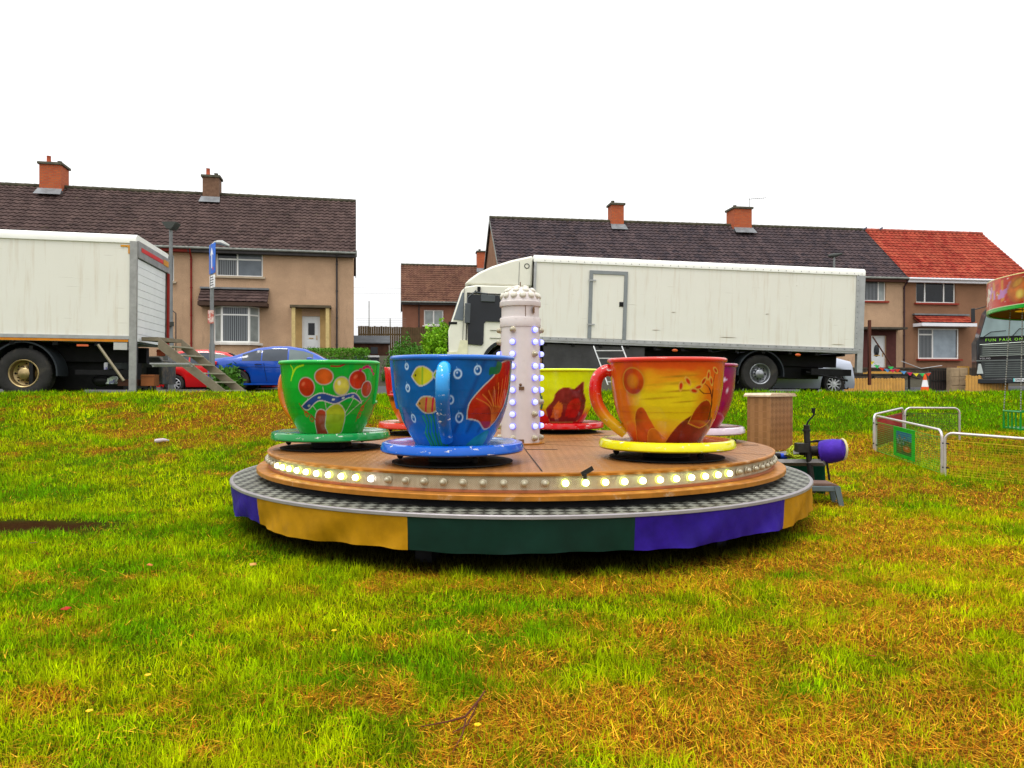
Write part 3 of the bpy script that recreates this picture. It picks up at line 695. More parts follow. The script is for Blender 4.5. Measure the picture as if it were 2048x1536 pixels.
m=MB(); a=L3(1540,900,8.95); b=L3(1665,905,8.5); m.tube([L3(1545,912,9.2),L3(1660,902,8.4)],.045,4); m.tube([L3(1545,925,8.9),L3(1650,925,8.35)],.04,4); m.build('beam',mat('grey_beam',(.22,.21,.20),.5,.4,var=.3),db)
m=MB(); m.tube([L3(1613,850,8.5),L3(1614,880,8.5),L3(1626,985,8.5)],.034,12); m.lathe([(0,0),(.045,0),(.045,.02),(0,.02)],12,c=L3(1613,862,8.5)); m.build('jack_post',M_dark,db)
m=MB(); m.tube([L3(1613,852,8.5),L3(1616,843,8.5),L3(1628,830,8.5),L3(1627,817,8.5)],.010,8); m.tube([L3(1627,826,8.5),L3(1627,816,8.5)],[.018,.022],8); m.build('crank_handle',M_black,db)
m=MB(); m.tube([L3(1618,884,8.5),L3(1632,882,8.5),L3(1652,883,8.45)],[.008,.015,.020],8); m.build('brake_lever',M_black,db)
m=MB(); m.tube([L3(1600,902,8.6),L3(1645,900,8.45),L3(1660,900,8.4)],[.05,.055,.05],10); m.box(-.10,.02,-.06,.06,-.05,.05,Matrix.Translation(L3(1610,895,8.5))); m.build('coupling',M_dark,db)
pc=MB(); A=P(1641,905,8.45);B=P(1692,898,8.3); d=(B-A)
rings=[];n2=24
pts=[A+d*k for k in (0,.05,.3,.6,.85,.92,1.0)]; rs_=[.10,.125,.135,.13,.115,.11,.075]
pc.tube([p-A for p in pts],rs_,n2); 
e=empty('hitch_cover',A,(0,0,0),'purple cloth bag tied over the end of the trailer drawbar','cover')
pc.build('cloth_bag',mat('purple_bag_cloth',(.05,.015,.30),.6,var=.3,scale=8,bump=.5,bscale=20),e)
m=MB(); m.tube([d*.87+Vector((.0,.116*math.cos(k*.524),.116*math.sin(k*.524))) for k in range(12)],.012,6,closed=True); m.build('hem_band',mat('cream_hem',(.55,.5,.25),.6),e)
m=MB(); m.tube([Vector((.02,.125*math.cos(k*.524),.125*math.sin(k*.524))) for k in range(12)],.012,6,closed=True); m.tube([(.03,-.10,-.10),(.06,-.10,-.30)],.012,6); m.build('strap',M_black,e)
m=MB(); c0=P(1592,905,8.75); rr=random.Random(2)
pts=[]
for k in range(70):
    a=k*.9; pts.append((.10*math.cos(a)*(.6+.5*rr.random()), .05*math.sin(a*1.3), .07*math.sin(a)*(.6+.5*rr.random())+.01))
m.tube(pts,.008,6); o=m.build('coiled_rope',mat('lime_rope',(.42,.50,.02),.6,var=.3)); o.location=c0; tag(o,'tangled lime green cord lying on the trailer drawbar','cord')
e=empty('plug_connector',P(1560,911,9.0),(0,0,0),'blue and black electrical plug beside the ride band','plug')
m=MB(); m.tube([(-.09,0,0),(-.02,0,-.005),(.0,0,-.006)],[.035,.035,.03],12); m.tube([(.08,0,-.01),(.14,0,-.012),(.2,.02,-.03)],[.028,.018,.01],10); m.build('grip',M_black,e)
m=MB(); m.tube([(0,0,-.006),(.08,0,-.01)],[.037,.034],12); m.build('sleeve',mat('blue_plastic',(.01,.05,.42),.35,coat=.4),e)
# green sheet hanging under the drawbar
m=MB(); vs=[];kk=14
A=P(1556,918,9.15);B=P(1650,925,8.6)
for i in range(kk+1):
    t_=i/kk
    for j in range(7):
        p=A.lerp(B,t_); h=j/6; p=p+Vector((0,.03*math.sin(t_*22+h*3)*h,-.36*h)); vs.append(p-A)
m.add(vs,[(i*7+j,(i+1)*7+j,(i+1)*7+j+1,i*7+j+1) for i in range(kk) for j in range(6)],True)
e=m.build('cloth_sheet',mat('green_sheet_cloth',(.003,.09,.05),.7,var=.3)); e.location=A; sf=e.modifiers.new('t','SOLIDIFY'); sf.thickness=.006
tag(e,'dark green cloth sheet hanging behind the right edge of the ride','sheet')
st=empty('step_stool',(X(1640,8.2),8.2,G(3.3,8.2)),(0,0,R(-8)),'low grey plastic step stool on the grass at the right of the ride','stool')
M_st=mat('grey_stool_plastic',(.10,.13,.14),.5,var=.2); 
m=MB(); m.prism([(-.17,.24),(.10,.24),(.17,.21),(-.17,.21)],-.13,.13); m.build('tread',mat('brown_stool_tread',(.16,.10,.08),.6,var=.3,bump=.4),st,bevel=.004)
for sx_ in (-1,1):
    for sy in (-1,1):
        m=MB(); m.prism([(sx_*.11,.21),(sx_*.17,.21),(sx_*.21,0),(sx_*.16,0)],sy*.13-.02,sy*.13+.02); m.build('leg',M_st,st)
m=MB(); m.box(-.16,.16,-.14,.14,.15,.209); m.build('apron',M_st,st,bevel=.01)

# ---------------------------------------------------------------- barrier fence panels
def fence_panel(A,B,h,meshc,label,posts=True,infill='mesh',top=None):
    A=Vector(A);B=Vector(B); e=empty('barrier_panel',A,(0,0,0),label,'barrier','low barrier panels at the right')
    d=B-A; Lh=Vector((d.x,d.y,0)).length; u=d/Lh; up=Vector((0,0,1)); r=.10
    f=MB(); pts=[Vector((0,0,0)),up*(h-r)]
    for k in range(1,6): an=math.pi/2*k/5; pts.append(up*(h-r+r*math.sin(an))+u*(r-r*math.cos(an)))
    for k in range(0,6): an=math.pi/2*k/5; pts.append(u*(Lh-r+r*math.sin(an))+up*(h-r+r*math.cos(an)))
    pts.append(u*Lh); f.tube(pts,.018,10); f.build('frame',mat('galvanised_rail',(.62,.58,.60),.3,.6,var=.15,scale=12),e)
    w=MB(); z0=.03; z1=h-.10; 
    for k in range(int((z1-z0)/.032)+1): w.tube([u*.03+up*(z0+.032*k),u*(Lh-.03)+up*(z0+.032*k)],.0016,3,caps=False)
    nv=int(Lh/.05)
    for k in range(nv+1): q=u*(.03+(Lh-.06)*k/nv); w.tube([q+up*z0,q+up*z1],.0016,3,caps=False)
    for zz in (z0,z1): w.tube([u*.02+up*zz,u*(Lh-.02)+up*zz],.005,5)
    w.build('wire_mesh',meshc,e)
    for zz in (.12,h-.14): c=MB(); c.tube([u*-.03+up*zz,u*.05+up*zz],.012,6); c.build('clip',M_black,e)
    if infill=='sheet':
        s_=MB(); q0=u*.05;q1=u*(Lh-.05); s_.add([q0+up*.05,q1+up*.05,q1+up*(h-.08),q0+up*(h-.08)],[(0,1,2,3)]); so=s_.build('cloth_infill',top,e); sf=so.modifiers.new('t','SOLIDIFY'); sf.thickness=.004
    return e
M_mg=mat('green_wire',(.03,.40,.03),.5); M_my=mat('yellow_wire',(.50,.34,.01),.5); M_md=mat('dark_wire',(.06,.06,.04),.5)
def gp_(px,Y): x=X(px,Y); return (x,Y,G(x,Y)-.01)
A1=gp_(1752,12.4);A2=gp_(1884,10.0)
fence_panel(A1,A2,.60,M_mg,'barrier panel with green wire mesh and a picture board tied to it')
B1=gp_(1890,9.93); B2=(8.1,7.6,G(8.1,7.6))
fence_panel(B1,B2,.58,M_my,'barrier panel with yellow wire mesh, nearest the camera')
fence_panel(gp_(1748,12.6),gp_(1806,13.9),.60,M_md,'barrier panel with a dark red cloth infill',infill='sheet',top=mat('red_infill',(.30,.012,.008),.7))
fence_panel(gp_(1810,13.9),gp_(1919,13.8),.60,M_md,'barrier panel with dark wire mesh at the back, beside the red infill')
# picture board
n=70; us=np.linspace(-.20,.20,n); vs_=np.linspace(0,.46,n); UU,VV=np.meshgrid(us,vs_,indexing='ij'); u=UU.ravel(); v=VV.ravel()
p=Paint(u,v,(.01,.42,.02)); p.c*=(.7+.6*vn(u,v,40))[:,None]
inr=(np.abs(u)<.145)&(v>.06)&(v<.40); p.put(inr.astype(float),(.02,.09,.35)); sub=inr&(v<.27); p.put(sub.astype(float),(.03,.02,.03))
rr=random.Random(9)
for k in range(60):
    q=(rr.uniform(-.13,.13),rr.uniform(.18,.34)); p.ell(q[0],q[1],rr.uniform(.006,.02),rr.uniform(.006,.02),rr.choice([(.3,.05,.1),(.5,.2,.1),(.05,.2,.4),(.3,.3,.35),(.02,.02,.05)]),rr.uniform(0,90),.3)
p.ell(.06,.15,.075,.05,(.50,.01,.01)); p.ell(.05,.165,.04,.02,(.7,.3,.25),0,.6); p.ell(-.08,.13,.05,.06,(.16,.03,.02)); p.ell(-.07,.17,.03,.015,(.3,.25,.15),0,.6)
pb=MB(); dv=(Vector(A2)-Vector(A1)).normalized(); nrm=Vector((-dv.y,dv.x,0)); nrm=nrm if nrm.y<0 else -nrm
V=[dv*a_*2.0+nrm*.03+Vector((0,0,b_)) for a_,b_ in zip(u,v)]
pb.add(V,[(i*n+j,(i+1)*n+j,(i+1)*n+j+1,i*n+j+1) for i in range(n-1) for j in range(n-1)],True)
o=pb.build('picture_board',vcol('picture_board_print',.35,.3)); setcol(o,p.c); o.location=Vector(A1).lerp(Vector(A2),.44)+Vector((0,0,.04)); sf=o.modifiers.new('t','SOLIDIFY'); sf.thickness=.008
tag(o,'picture board with a leafy green border hanging on the barrier','board')

# ---------------------------------------------------------------- swing chair ride (right edge)
SX,SY=9.28,10.56
sc=empty('swing_ride',(SX,SY,G(SX,SY)),(0,0,0),'round painted canopy of a chair swing ride at the right edge','fairground ride'); g0=G(SX,SY)
n=420; k=60; th=np.linspace(0,2*math.pi,n,endpoint=False); zz=np.linspace(2.44,2.93,k)-g0; TT,ZZ=np.meshgrid(th,zz,indexing='ij'); rrr=2.2
V=np.stack([rrr*np.cos(TT),rrr*np.sin(TT),ZZ],-1).reshape(-1,3); u=(TT.ravel()*rrr); v=ZZ.ravel()-zz[0]
ca=math.atan2(-SY,-SX); uc=((TT.ravel()-ca+math.pi)%(2*math.pi)-math.pi)*rrr
p=Paint(uc,v,(.50,.015,.010)); rr=random.Random(4); p.c*=(.7+.6*fbm(uc,v,3,3))[:,None]
for q in range(90):
    cx_=rr.uniform(-4,4); c=rr.choice([(.65,.05,.02),(.7,.5,.02),(.04,.3,.45),(.5,.2,.5),(.02,.4,.08),(.75,.7,.6),(.6,.2,.02)])
    p.stroke(curve([(cx_,rr.uniform(.1,.3)),(cx_+rr.uniform(-.1,.1),rr.uniform(.2,.45)),(cx_+rr.uniform(-.15,.2),rr.uniform(.1,.45))]),[.02,.04]*12,c,.2)
for q in range(160): p.ell(rr.uniform(-4,4),rr.uniform(.05,.46),.008,.008,(.9,.9,.9),0,.5)
for q in range(8):
    cx_=-1.62+q*1.9-4; p.ell(cx_,.27,.24,.2,(.62,.16,.02),0,.3); p.ell(cx_+.05,.2,.1,.08,(.7,.5,.08),0,.5); p.ell(cx_,.36,.12,.05,(.65,.3,.03),20,.4)
p.put((v<.055)*1.0,(.01,.38,.03)); p.put(((v<.062)&(v>.052))*1.0,(.7,.8,.5)); p.put((v>.478)*1.0,(.7,.6,.2))
m=MB(); m.add(V.tolist(),[(i*k+j,((i+1)%n)*k+j,((i+1)%n)*k+j+1,i*k+j+1) for i in range(n) for j in range(k-1)],True); o=m.build('rounding_board',vcol('fair_art',.25,.7),sc,auto=False); setcol(o,p.c); sf=o.modifiers.new('t','SOLIDIFY'); sf.thickness=.03; sf.offset=-1
MB().lathe([(2.17,2.46-g0),(1.4,2.60-g0),(.3,2.75-g0)],48).build('canopy_lining',mat('maroon_lining',(.16,.012,.006),.6,var=.3),sc)
for q in range(16):
    m=MB(); Mx=Matrix.Rotation(q*math.pi/8,4,'Z'); m.ball(tuple(Mx@Vector((1.75,0,2.53-g0))),.13,10,(1.3,.8,.18)); m.build('canopy_lamp',emis('amber_panel',(.8,.35,.01),.35,(.5,.25,.01)),sc)
MB().lathe([(2.18,2.90-g0),(1.2,2.92-g0),(.0,2.95-g0)],48).build('canopy_roof',mat('canopy_canvas',(.5,.05,.02),.6),sc)
m=MB(); m.lathe([(.22,0),(.22,2.7-g0),(0,2.72-g0)],24); m.lathe([(.7,0),(.7,.25),(0,.25)],24); m.build('centre_pole',M_wh,sc)
# swing chairs: green frames on chains
M_gc=mat('green_chair_paint',(.008,.26,.035),.35,coat=.5); M_ch=mat('chain_steel',(.30,.30,.28),.4,.8)
def swing_chair():
    e=empty('hanging_swing',(0,0,0),(0,0,0),'green framed swing seat hanging on chains','swing','swing seats hanging under the canopy')
    m=MB(); m.box(-.22,.22,-.16,.16,0,.025); m.build('seat',M_gc,e,bevel=.006)
    for s_ in (-1,1):
        m=MB(); m.tube([(s_*.22,-.16,.0),(s_*.22,-.16,.26),(s_*.22,.16,.26),(s_*.22,.16,0)],.014,6); m.build('side_frame',M_gc,e)
    m=MB(); m.tube([(-.22,.16,.26),(.22,.16,.26)],.014,6)
    for q in (-.1,.0,.1): m.tube([(q,.16,.02),(q,.16,.26)],.010,6)
    m.tube([(-.22,-.16,.25),(.22,-.16,.25)],.012,6); m.build('back_rails',M_gc,e)
    for s_ in (-1,1):
        m=MB(); m.tube([(s_*.19,-.1,0),(s_*.17,-.14,-.24)],.016,6); m.build('footrest_bar',mat('brown_leg',(.08,.03,.02),.6),e)
    for sx_ in (-1,1):
        for sy in (-1,1):
            m=MB()
            for q in range(46): 
                z=.27+q*.038; w=1-q/46*.35
                m.ball((sx_*.22*w,sy*.16*w,z),.009,6,(1,1,1.9))
            m.build('chain',M_ch,e)
    return e
sw=swing_chair(); spots=[(-171,'leftmost'),(-150,0),(-129,0)]
for q,(an,_) in enumerate(((-171,0),(-148,0),(-128,0),(170,0))):
    o=sw if q==0 else copy_tree(sw); o.location=(SX+1.85*math.cos(R(an)),SY+1.85*math.sin(R(an)),.70 if q==0 else .72); o.rotation_euler=(0,0,R(an-90)); o.scale=(1.15,1.15,1.0)
    o['label']=['leftmost green swing seat, beyond the yellow mesh barrier','green swing seat hanging on chains beyond the right frame edge','green swing seat nearest the camera on the canopy','green swing seat on the far side of the canopy'][q]
# ================================================================ houses
M_tile={}
def tile_mat(name,c1,c2,moss=None):
    t=NT(name); v=t.coord()
    tv=t.n('TexVoronoi'); t.set(tv.inputs[0],t.mapping(v,(3.3,3.3,3.3))); tv.inputs['Scale'].default_value=1
    s=t.n('SeparateColor'); t.set(s.inputs[0],tv.outputs['Color'])
    cc=t.mix(s.outputs[0],c1,c2); cc=t.mix(1,cc,t.ramp(t.noise(v,1.2,7,.7),[(.3,(.6,.6,.6)),(.7,(1.15,1.15,1.15))]),'MULTIPLY')
    sp=t.ramp(t.noise(v,26,2,.5),[(.73,(0,0,0)),(.76,(1,1,1))]); cc=t.mix(t.math('MULTIPLY',sp,.6),cc,(.45,.42,.36))
    if moss: cc=t.mix(t.ramp(t.noise(v,2.1,7,.75),[(.60,(0,0,0)),(.72,(1,1,1))]),cc,moss)
    t.bump(t.noise(v,30,4,.6),.4,.02)
    return t.fin(cc,.85,spec=.08)
T_brown=tile_mat('brown_roof_tile',(.055,.036,.034),(.095,.062,.056),(.10,.085,.05))
T_dark=tile_mat('dark_roof_tile',(.040,.032,.038),(.085,.060,.062),(.10,.05,.025))
T_far=tile_mat('far_roof_tile',(.11,.05,.035),(.16,.08,.05))
T_red=tile_mat('red_roof_tile',(.25,.030,.020),(.36,.075,.042))
def harl(name,c,dk):
    t=NT(name); v=t.coord()
    cc=t.mix(t.noise(v,24,6,.85),tuple(k*.35 for k in c),tuple(min(1,k*1.65) for k in c))
    cc=t.mix(1,cc,t.ramp(t.noise(v,.7,6,.65),[(.3,(.78,.76,.74)),(.7,(1.08,1.06,1.04))]),'MULTIPLY')
    st=t.ramp(t.noise(t.mapping(v,(1.6,1.6,.25)),1.5,6,.7),[(.60,(0,0,0)),(.78,(1,1,1))]); cc=t.mix(t.math('MULTIPLY',st,.55),cc,dk)
    t.bump(t.noise(v,70,3,.7),.7,.02); return t.fin(cc,.9,spec=.15)
H_tan=harl('tan_harling',(.50,.335,.215),(.16,.11,.07)); H_red=harl('reddish_harling',(.27,.145,.085),(.11,.06,.04)); H_far=harl('far_harling',(.24,.11,.07),(.12,.06,.04))
M_upvc=mat('white_window_frame',(.78,.78,.75),.4,var=.04); M_gut=mat('grey_gutter',(.20,.21,.19),.5,var=.3,scale=5); M_gutd=mat('dark_gutter',(.05,.045,.045),.5,var=.3)
M_brick_t=NT('red_brick'); t=M_brick_t; bt=t.n('TexBrick'); 
v=t.coord(); s=t.n('SeparateXYZ'); t.set(s.inputs[0],v); cb=t.n('CombineXYZ'); t.set(cb.inputs[0],t.math('ADD',s.outputs[0],s.outputs[1])); t.set(cb.inputs[1],s.outputs[2]); t.set(bt.inputs['Vector'],cb.outputs[0])
bt.inputs['Color1'].default_value=(.50,.105,.03,1); bt.inputs['Color2'].default_value=(.40,.07,.025,1); bt.inputs['Mortar'].default_value=(.26,.12,.07,1); bt.inputs['Scale'].default_value=1; bt.inputs['Brick Width'].default_value=.23; bt.inputs['Row Height'].default_value=.085; bt.inputs['Mortar Size'].default_value=.012
M_brick=t.fin(bt.outputs[0],.85,spec=.2)
M_bbrown=mat('brown_render_chimney',(.17,.095,.06),.85,var=.3,scale=6,bump=.4,bscale=30); M_lead=mat('lead_flashing',(.17,.18,.19),.5,.3,var=.3); M_stone=mat('chimney_cope',(.09,.085,.06),.85,var=.4,scale=6)
M_pot=mat('clay_pot',(.45,.10,.05),.8)
def glass_mat(name,c,stripes=0,c2=(.4,.4,.38),w=.09,duty=.5):
    t=NT(name); cc=c; v=t.coord()
    if stripes:
        s=t.n('SeparateXYZ'); t.set(s.inputs[0],v); q=t.math('FRACT',t.math('MULTIPLY',t.math('ADD',s.outputs[0],s.outputs[1]),1/w)); q=t.math('GREATER_THAN',q,duty); cc=t.mix(q,c,c2)
    else: cc=t.mix(t.noise(v,1.7,3,.5),tuple(k*.5 for k in c),tuple(min(1,k*1.7) for k in c))
    return t.fin(cc,.08,spec=.35)
G_dark=glass_mat('dark_window_glass',(.008,.010,.013)); G_blind=glass_mat('vertical_blind_behind_glass',(.012,.014,.018),1,(.20,.22,.23)); G_grey=glass_mat('grey_blind_behind_glass',(.11,.13,.15)); G_net=glass_mat('net_curtain_behind_glass',(.25,.28,.27)); G_pale=glass_mat('pale_blind_behind_glass',(.24,.29,.33))
def face_wall(m,x0,x1,z0,z1,ops,y=0,rev=.14):
    xs=sorted({x0,x1,*[o[0] for o in ops],*[o[1] for o in ops]}); zs=sorted({z0,z1,*[o[2] for o in ops],*[o[3] for o in ops]})
    for i in range(len(xs)-1):
        for j in range(len(zs)-1):
            cx_,cz=(xs[i]+xs[i+1])/2,(zs[j]+zs[j+1])/2
            if any(o[0]<cx_<o[1] and o[2]<cz<o[3] for o in ops): continue
            m.add([(xs[i],y,zs[j]),(xs[i+1],y,zs[j]),(xs[i+1],y,zs[j+1]),(xs[i],y,zs[j+1])],[(0,1,2,3)])
    for a,b,c,d in ops:
        m.add([(a,y,c),(a,y+rev,c),(a,y+rev,d),(a,y,d)],[(0,1,2,3)]); m.add([(b,y,c),(b,y,d),(b,y+rev,d),(b,y+rev,c)],[(0,1,2,3)])
        m.add([(a,y,d),(a,y+rev,d),(b,y+rev,d),(b,y,d)],[(0,1,2,3)]); m.add([(a,y,c),(b,y,c),(b,y+rev,c),(a,y+rev,c)],[(0,1,2,3)])
def window(par,x0,x1,z0,z1,y,panes,sillm,fr=.06,sill=True,M=None):
    """panes: list of (fx0,fx1,fz0,fz1,material) in fractions of the opening"""
    o=empty_child('window',par)
    m=MB(); d=.05
    def bx(a,b,c,e): m.box(a,b,y,y+d,c,e,M)
    bx(x0,x1,z0,z0+fr); bx(x0,x1,z1-fr,z1); bx(x0,x0+fr,z0+fr,z1-fr); bx(x1-fr,x1,z0+fr,z1-fr)
    W=x1-x0;H=z1-z0; h=fr*.55
    fw=m.build('frame',M_upvc,o) if False else None
    for a,b,c,e,g in panes:
        X0,X1,Z0,Z1=x0+a*W,x0+b*W,z0+c*H,z0+e*H
        if a>0: m.box(X0-h,X0+h,y-.003,y+d-.003,max(Z0,z0+fr)+.002,min(Z1,z1-fr)-.002,M)
        if c>0: m.box(max(X0,x0+fr)+.03,min(X1,x1-fr)-.03,y+.003,y+d-.01,Z0-h,Z0+h,M)
    fm=m.build('frame',M_upvc,o)
    for a,b,c,e,g in panes:
        q=MB(); q.box(x0+a*W+.02,x0+b*W-.02,y+.022,y+.034,z0+c*H+.02,z0+e*H-.02,M); q.build('pane',g,o)
    if sill:
        q=MB(); q.box(x0-.12,x1+.12,y-.24,y+.03,z0-.10,z0-.002,M); q.build('sill',sillm,o)
    return o
def empty_child(name,par):
    o=bpy.data.objects.new(name,None); o.empty_display_size=.1; col.objects.link(o); o.parent=par; return o
def roof_slope(m,x0,x1,ye,ze,yr,zr,course=.33,pitch=.30,amp=.026,lip=.040):
    L_=math.hypot(yr-ye,zr-ze); n=max(3,round(L_/course)); cl=L_/n; dy,dz=(yr-ye)/L_,(zr-ze)/L_; ny,nz=-dz,dy
    if nz<0: ny,nz=-ny,-nz
    cols=max(2,int((x1-x0)/pitch*5)); xs=[x0+(x1-x0)*i/cols for i in range(cols+1)]
    hs=[amp*math.sin(2*math.pi*(x-x0)/pitch) for x in xs]
    vs=[];fs=[];w=cols+1
    rows=[]
    for i in range(n):
        for (s_,h0) in ((i*cl-.01,lip),((i+1)*cl,0)):
            for x,h in zip(xs,hs): vs.append((x,ye+dy*s_+ny*(h+h0),ze+dz*s_+nz*(h+h0)))
    for r_ in range(2*n-1):
        for k in range(cols): fs.append((r_*w+k,r_*w+k+1,(r_+1)*w+k+1,(r_+1)*w+k))
    m.add(vs,fs,False)
    m.add([(x0,ye-ny*.12,ze-nz*.12),(x1,ye-ny*.12,ze-nz*.12),(x1,yr-ny*.12,zr-nz*.12),(x0,yr-ny*.12,zr-nz*.12)],[(0,3,2,1)])
def chimney(par,x,z,w,d,h,m_,pots=1,yc=3.9):
    o=empty_child('chimney',par)
    q=MB(); q.box(x-w/2,x+w/2,yc-d/2,yc+d/2,z-.5,z+h); q.build('stack',m_,o)
    q=MB(); q.box(x-w/2-.08,x+w/2+.08,yc-d/2-.08,yc+d/2+.08,z+h,z+h+.12); q.build('cope',M_stone,o)
    q=MB(); q.box(x-w/2-.04,x+w/2+.04,yc-d/2-.05,yc+d/2+.05,z-.62,z-.22); q.add([(x-w/2-.12,yc-d/2-.5,z-.52),(x+w/2+.12,yc-d/2-.5,z-.52),(x+w/2+.06,yc-d/2-.04,z-.12),(x-w/2-.06,yc-d/2-.04,z-.12)],[(0,1,2,3)]); q.build('flashing',M_lead,o)
    for k in range(pots):
        q=MB(); xx=x-w/4+k*w/2; q.lathe([(.11,0),(.13,.02),(.11,.06),(.10,.42 if k==0 and pots>1 else .16),(.12,.45 if k==0 and pots>1 else .2),(0,.46 if k==0 and pots>1 else .2)],12,c=(xx,yc,z+h+.12)); q.build('pot',M_pot if k==0 and pots>1 else M_stone,o)
EAVE,RISE,DEP=5.55,3.35,3.9
def house(name,p,yaw,w,base,wallm,roofm,label,gut=M_gut,ops=(),left=False,right=False,verge=.0,cat='house',group='terraced houses behind the field',pipes=(),fasc=None):
    e=empty(name,(p[0],p[1],base),(0,0,R(yaw)),label,cat,group)
    m=MB(); face_wall(m,0,w,-1.2,EAVE,ops)
    D=2*DEP
    m.add([(0,D,-1.2),(w,D,-1.2),(w,D,EAVE),(0,D,EAVE)],[(3,2,1,0)])
    for xx in ((0,) if left else ())+((w,) if right else ()):
        m.add([(xx,0,-1.2),(xx,D,-1.2),(xx,D,EAVE),(xx,DEP,EAVE+RISE-.12),(xx,0,EAVE)],[(0,1,2,3,4)])
    m.add([(.02,.3,-1),(w-.02,.3,-1),(w-.02,.3,EAVE),(.02,.3,EAVE)],[(0,1,2,3)])
    if not left: m.add([(.01,.0,-1.2),(.01,D,-1.2),(.01,D,EAVE),(.01,0,EAVE)],[(0,1,2,3)])
    if not right: m.add([(w-.01,.0,-1.2),(w-.01,D,-1.2),(w-.01,D,EAVE),(w-.01,0,EAVE)],[(0,1,2,3)])
    m.build('wall',wallm,e)
    x0=-(.12 if left else 0); x1=w+(.12 if right else 0)
    m=MB(); sl=RISE/DEP; roof_slope(m,x0,x1,-.35,EAVE-.35*sl+.10,DEP,EAVE+RISE+.10); roof_slope(m,x0,x1,D+.35,EAVE-.35*sl+.10,DEP,EAVE+RISE+.10)
    rf=m.build('roof',roofm,e,auto=False)
    m=MB(); k=int((x1-x0)/.45)
    for i in range(k):
        a=x0+(x1-x0)*i/k; b=x0+(x1-x0)*(i+1)/k; m.lathe([(.14,a),(.125,b+.02)],10,c=(0,DEP,EAVE+RISE+.08),a0=0,a1=180,axis='y',M=Matrix(((0,1,0,0),(1,0,0,DEP),(0,0,1,0),(0,0,0,1))) @ Matrix.Translation((-0,0,0)) if False else None) if False else m.tube([(a,DEP,EAVE+RISE+.09),(b+.01,DEP,EAVE+RISE+.09)],[.135,.12],10,caps=True)
    m.build('ridge_tiles',mat(roofm.name+'_ridge',(.30,.07,.045) if 'red' in roofm.name else (.06,.055,.035),.8,var=.4,scale=3),e)
    yg=-.42; zg=EAVE-.33*sl+.02
    m=MB(); m.tube([(x0,yg,zg),(x1,yg,zg)],.062,8); m.build('gutter',gut,e)
    m=MB(); m.box(x0,x1,-.345,-.30,zg-.20,zg+.02); m.box(x0,x1,-.30,-.002,zg-.20,zg-.17); m.build('fascia',fasc or M_gutd,e)
    for (px_,pm,z1_) in pipes:
        m=MB(); m.tube([(px_,yg,zg-.05),(px_,-.30,zg-.25),(px_,-.07,zg-.45),(px_,-.07,-1)],.045,8)
        for k in range(4): m.tube([(px_,-.07,.5+1.4*k),(px_,-.07,.56+1.4*k)],.06,8)
        m.build('downpipe',pm,e)
    if left or right:
        xx=x0 if left else x1
        m=MB(); 
        for (ya,yb) in ((-.35,DEP),(D+.35,DEP)):
            za=EAVE-.35*sl+.06; m.prism([(ya,za-.16),(yb,EAVE+RISE+.06-.16),(yb,EAVE+RISE+.06),(ya,za)],xx-.02,xx+.02,'x')
        m.build('bargeboard',gut if 'red' not in roofm.name else mat('brown_bargeboard',(.08,.04,.03),.7),e)
    return e
def door(par,x0,x1,z0,z1,y,kind='rect'):
    o=empty_child('door',par); q=MB(); q.box(x0,x1,y,y+.06,z0,z1); q.build('frame',M_upvc,o)
    M_d=mat('white_door_panel',(.70,.72,.72),.35,var=.04)
    q=MB(); a,b=x0+.09,x1-.09; q.box(a,b,y-.02,y-.002,z0+.05,z1-.08); 
    W=b-a
    for (zz0,zz1) in ((z0+.18,z0+.42),(z0+.50,z0+.80)): q.box(a+.12,b-.12,y-.032,y-.021,zz0,zz1)
    q.build('leaf',M_d,o,bevel=.008)
    q=MB()
    if kind=='rect': q.box(a+.22,b-.18,y-.04,y-.023,z0+1.10,z1-.36)
    else: q.lathe([(0,-.012),(.17,-.012),(.18,0)],24,M=Matrix.Translation(((a+b)/2-.02,y-.024,z0+1.2))@Matrix.Scale(2.0,4,(0,0,1))@Matrix.Identity(4),axis='y')
    q.build('pane',G_dark,o)
    q=MB(); q.box(a+.25,b-.25,y-.045,y-.022,z0+.90,z0+.95); q.build('letterbox',mat('brass',(.45,.28,.10),.35,.8),o)
    q=MB(); q.box(b-.09,b-.05,y-.06,y-.022,z0+.85,z0+1.08); q.build('handle',mat('brass',(.45,.28,.10),.35,.8),o)
yawL=math.degrees(math.atan2(.2036,.979)); UL=(math.cos(R(yawL)),math.sin(R(yawL)))
def pL(t): return (-10.45+UL[0]*t, 39+UL[1]*t)
BL=2.85
# end house of the left terrace (facade runs t=-5.95..2.16)
w=8.11
def tx(px,t0=-5.95):     # photo column -> facade x of the left terrace
    k=(px-CX)/F; t=(k*39+10.45)/(UL[0]-k*UL[1]); return t-t0
def tzL(py,px,base=BL):
    k=(px-CX)/F; t=(k*39+10.45)/(UL[0]-k*UL[1]); Y=39+UL[1]*t; return Z(py,Y)-base
uw=(tx(432),tx(526),tzL(553,480),tzL(505,480)); dr=(tx(604),tx(640),tzL(712,622),tzL(632,622))
bw=(tx(428),tx(520),tzL(686,475),tzL(614,475))
e=house('terraced_house',pL(-5.95),yawL,w,BL,H_tan,T_brown,'tan roughcast end house with a white glazed door and bay window, behind the blue car',ops=[uw,dr],right=True,pipes=((w-.85,M_gutd,0),(.12,mat('red_downpipe',(.22,.02,.015),.6,var=.3),0)))
S1=mat('pale_sill',(.42,.34,.24),.8)
window(e,*uw,.10,[(0,.45,0,.72,G_blind),(0,.45,.72,1,G_dark),(.45,1,0,.72,G_grey),(.45,1,.72,1,G_grey)],S1,fr=.07)
m=MB(); m.box(uw[0]-.15,uw[1]+.12,-.03,-.001,uw[3]+.001,uw[3]+.16); m.build('lintel',S1,e)
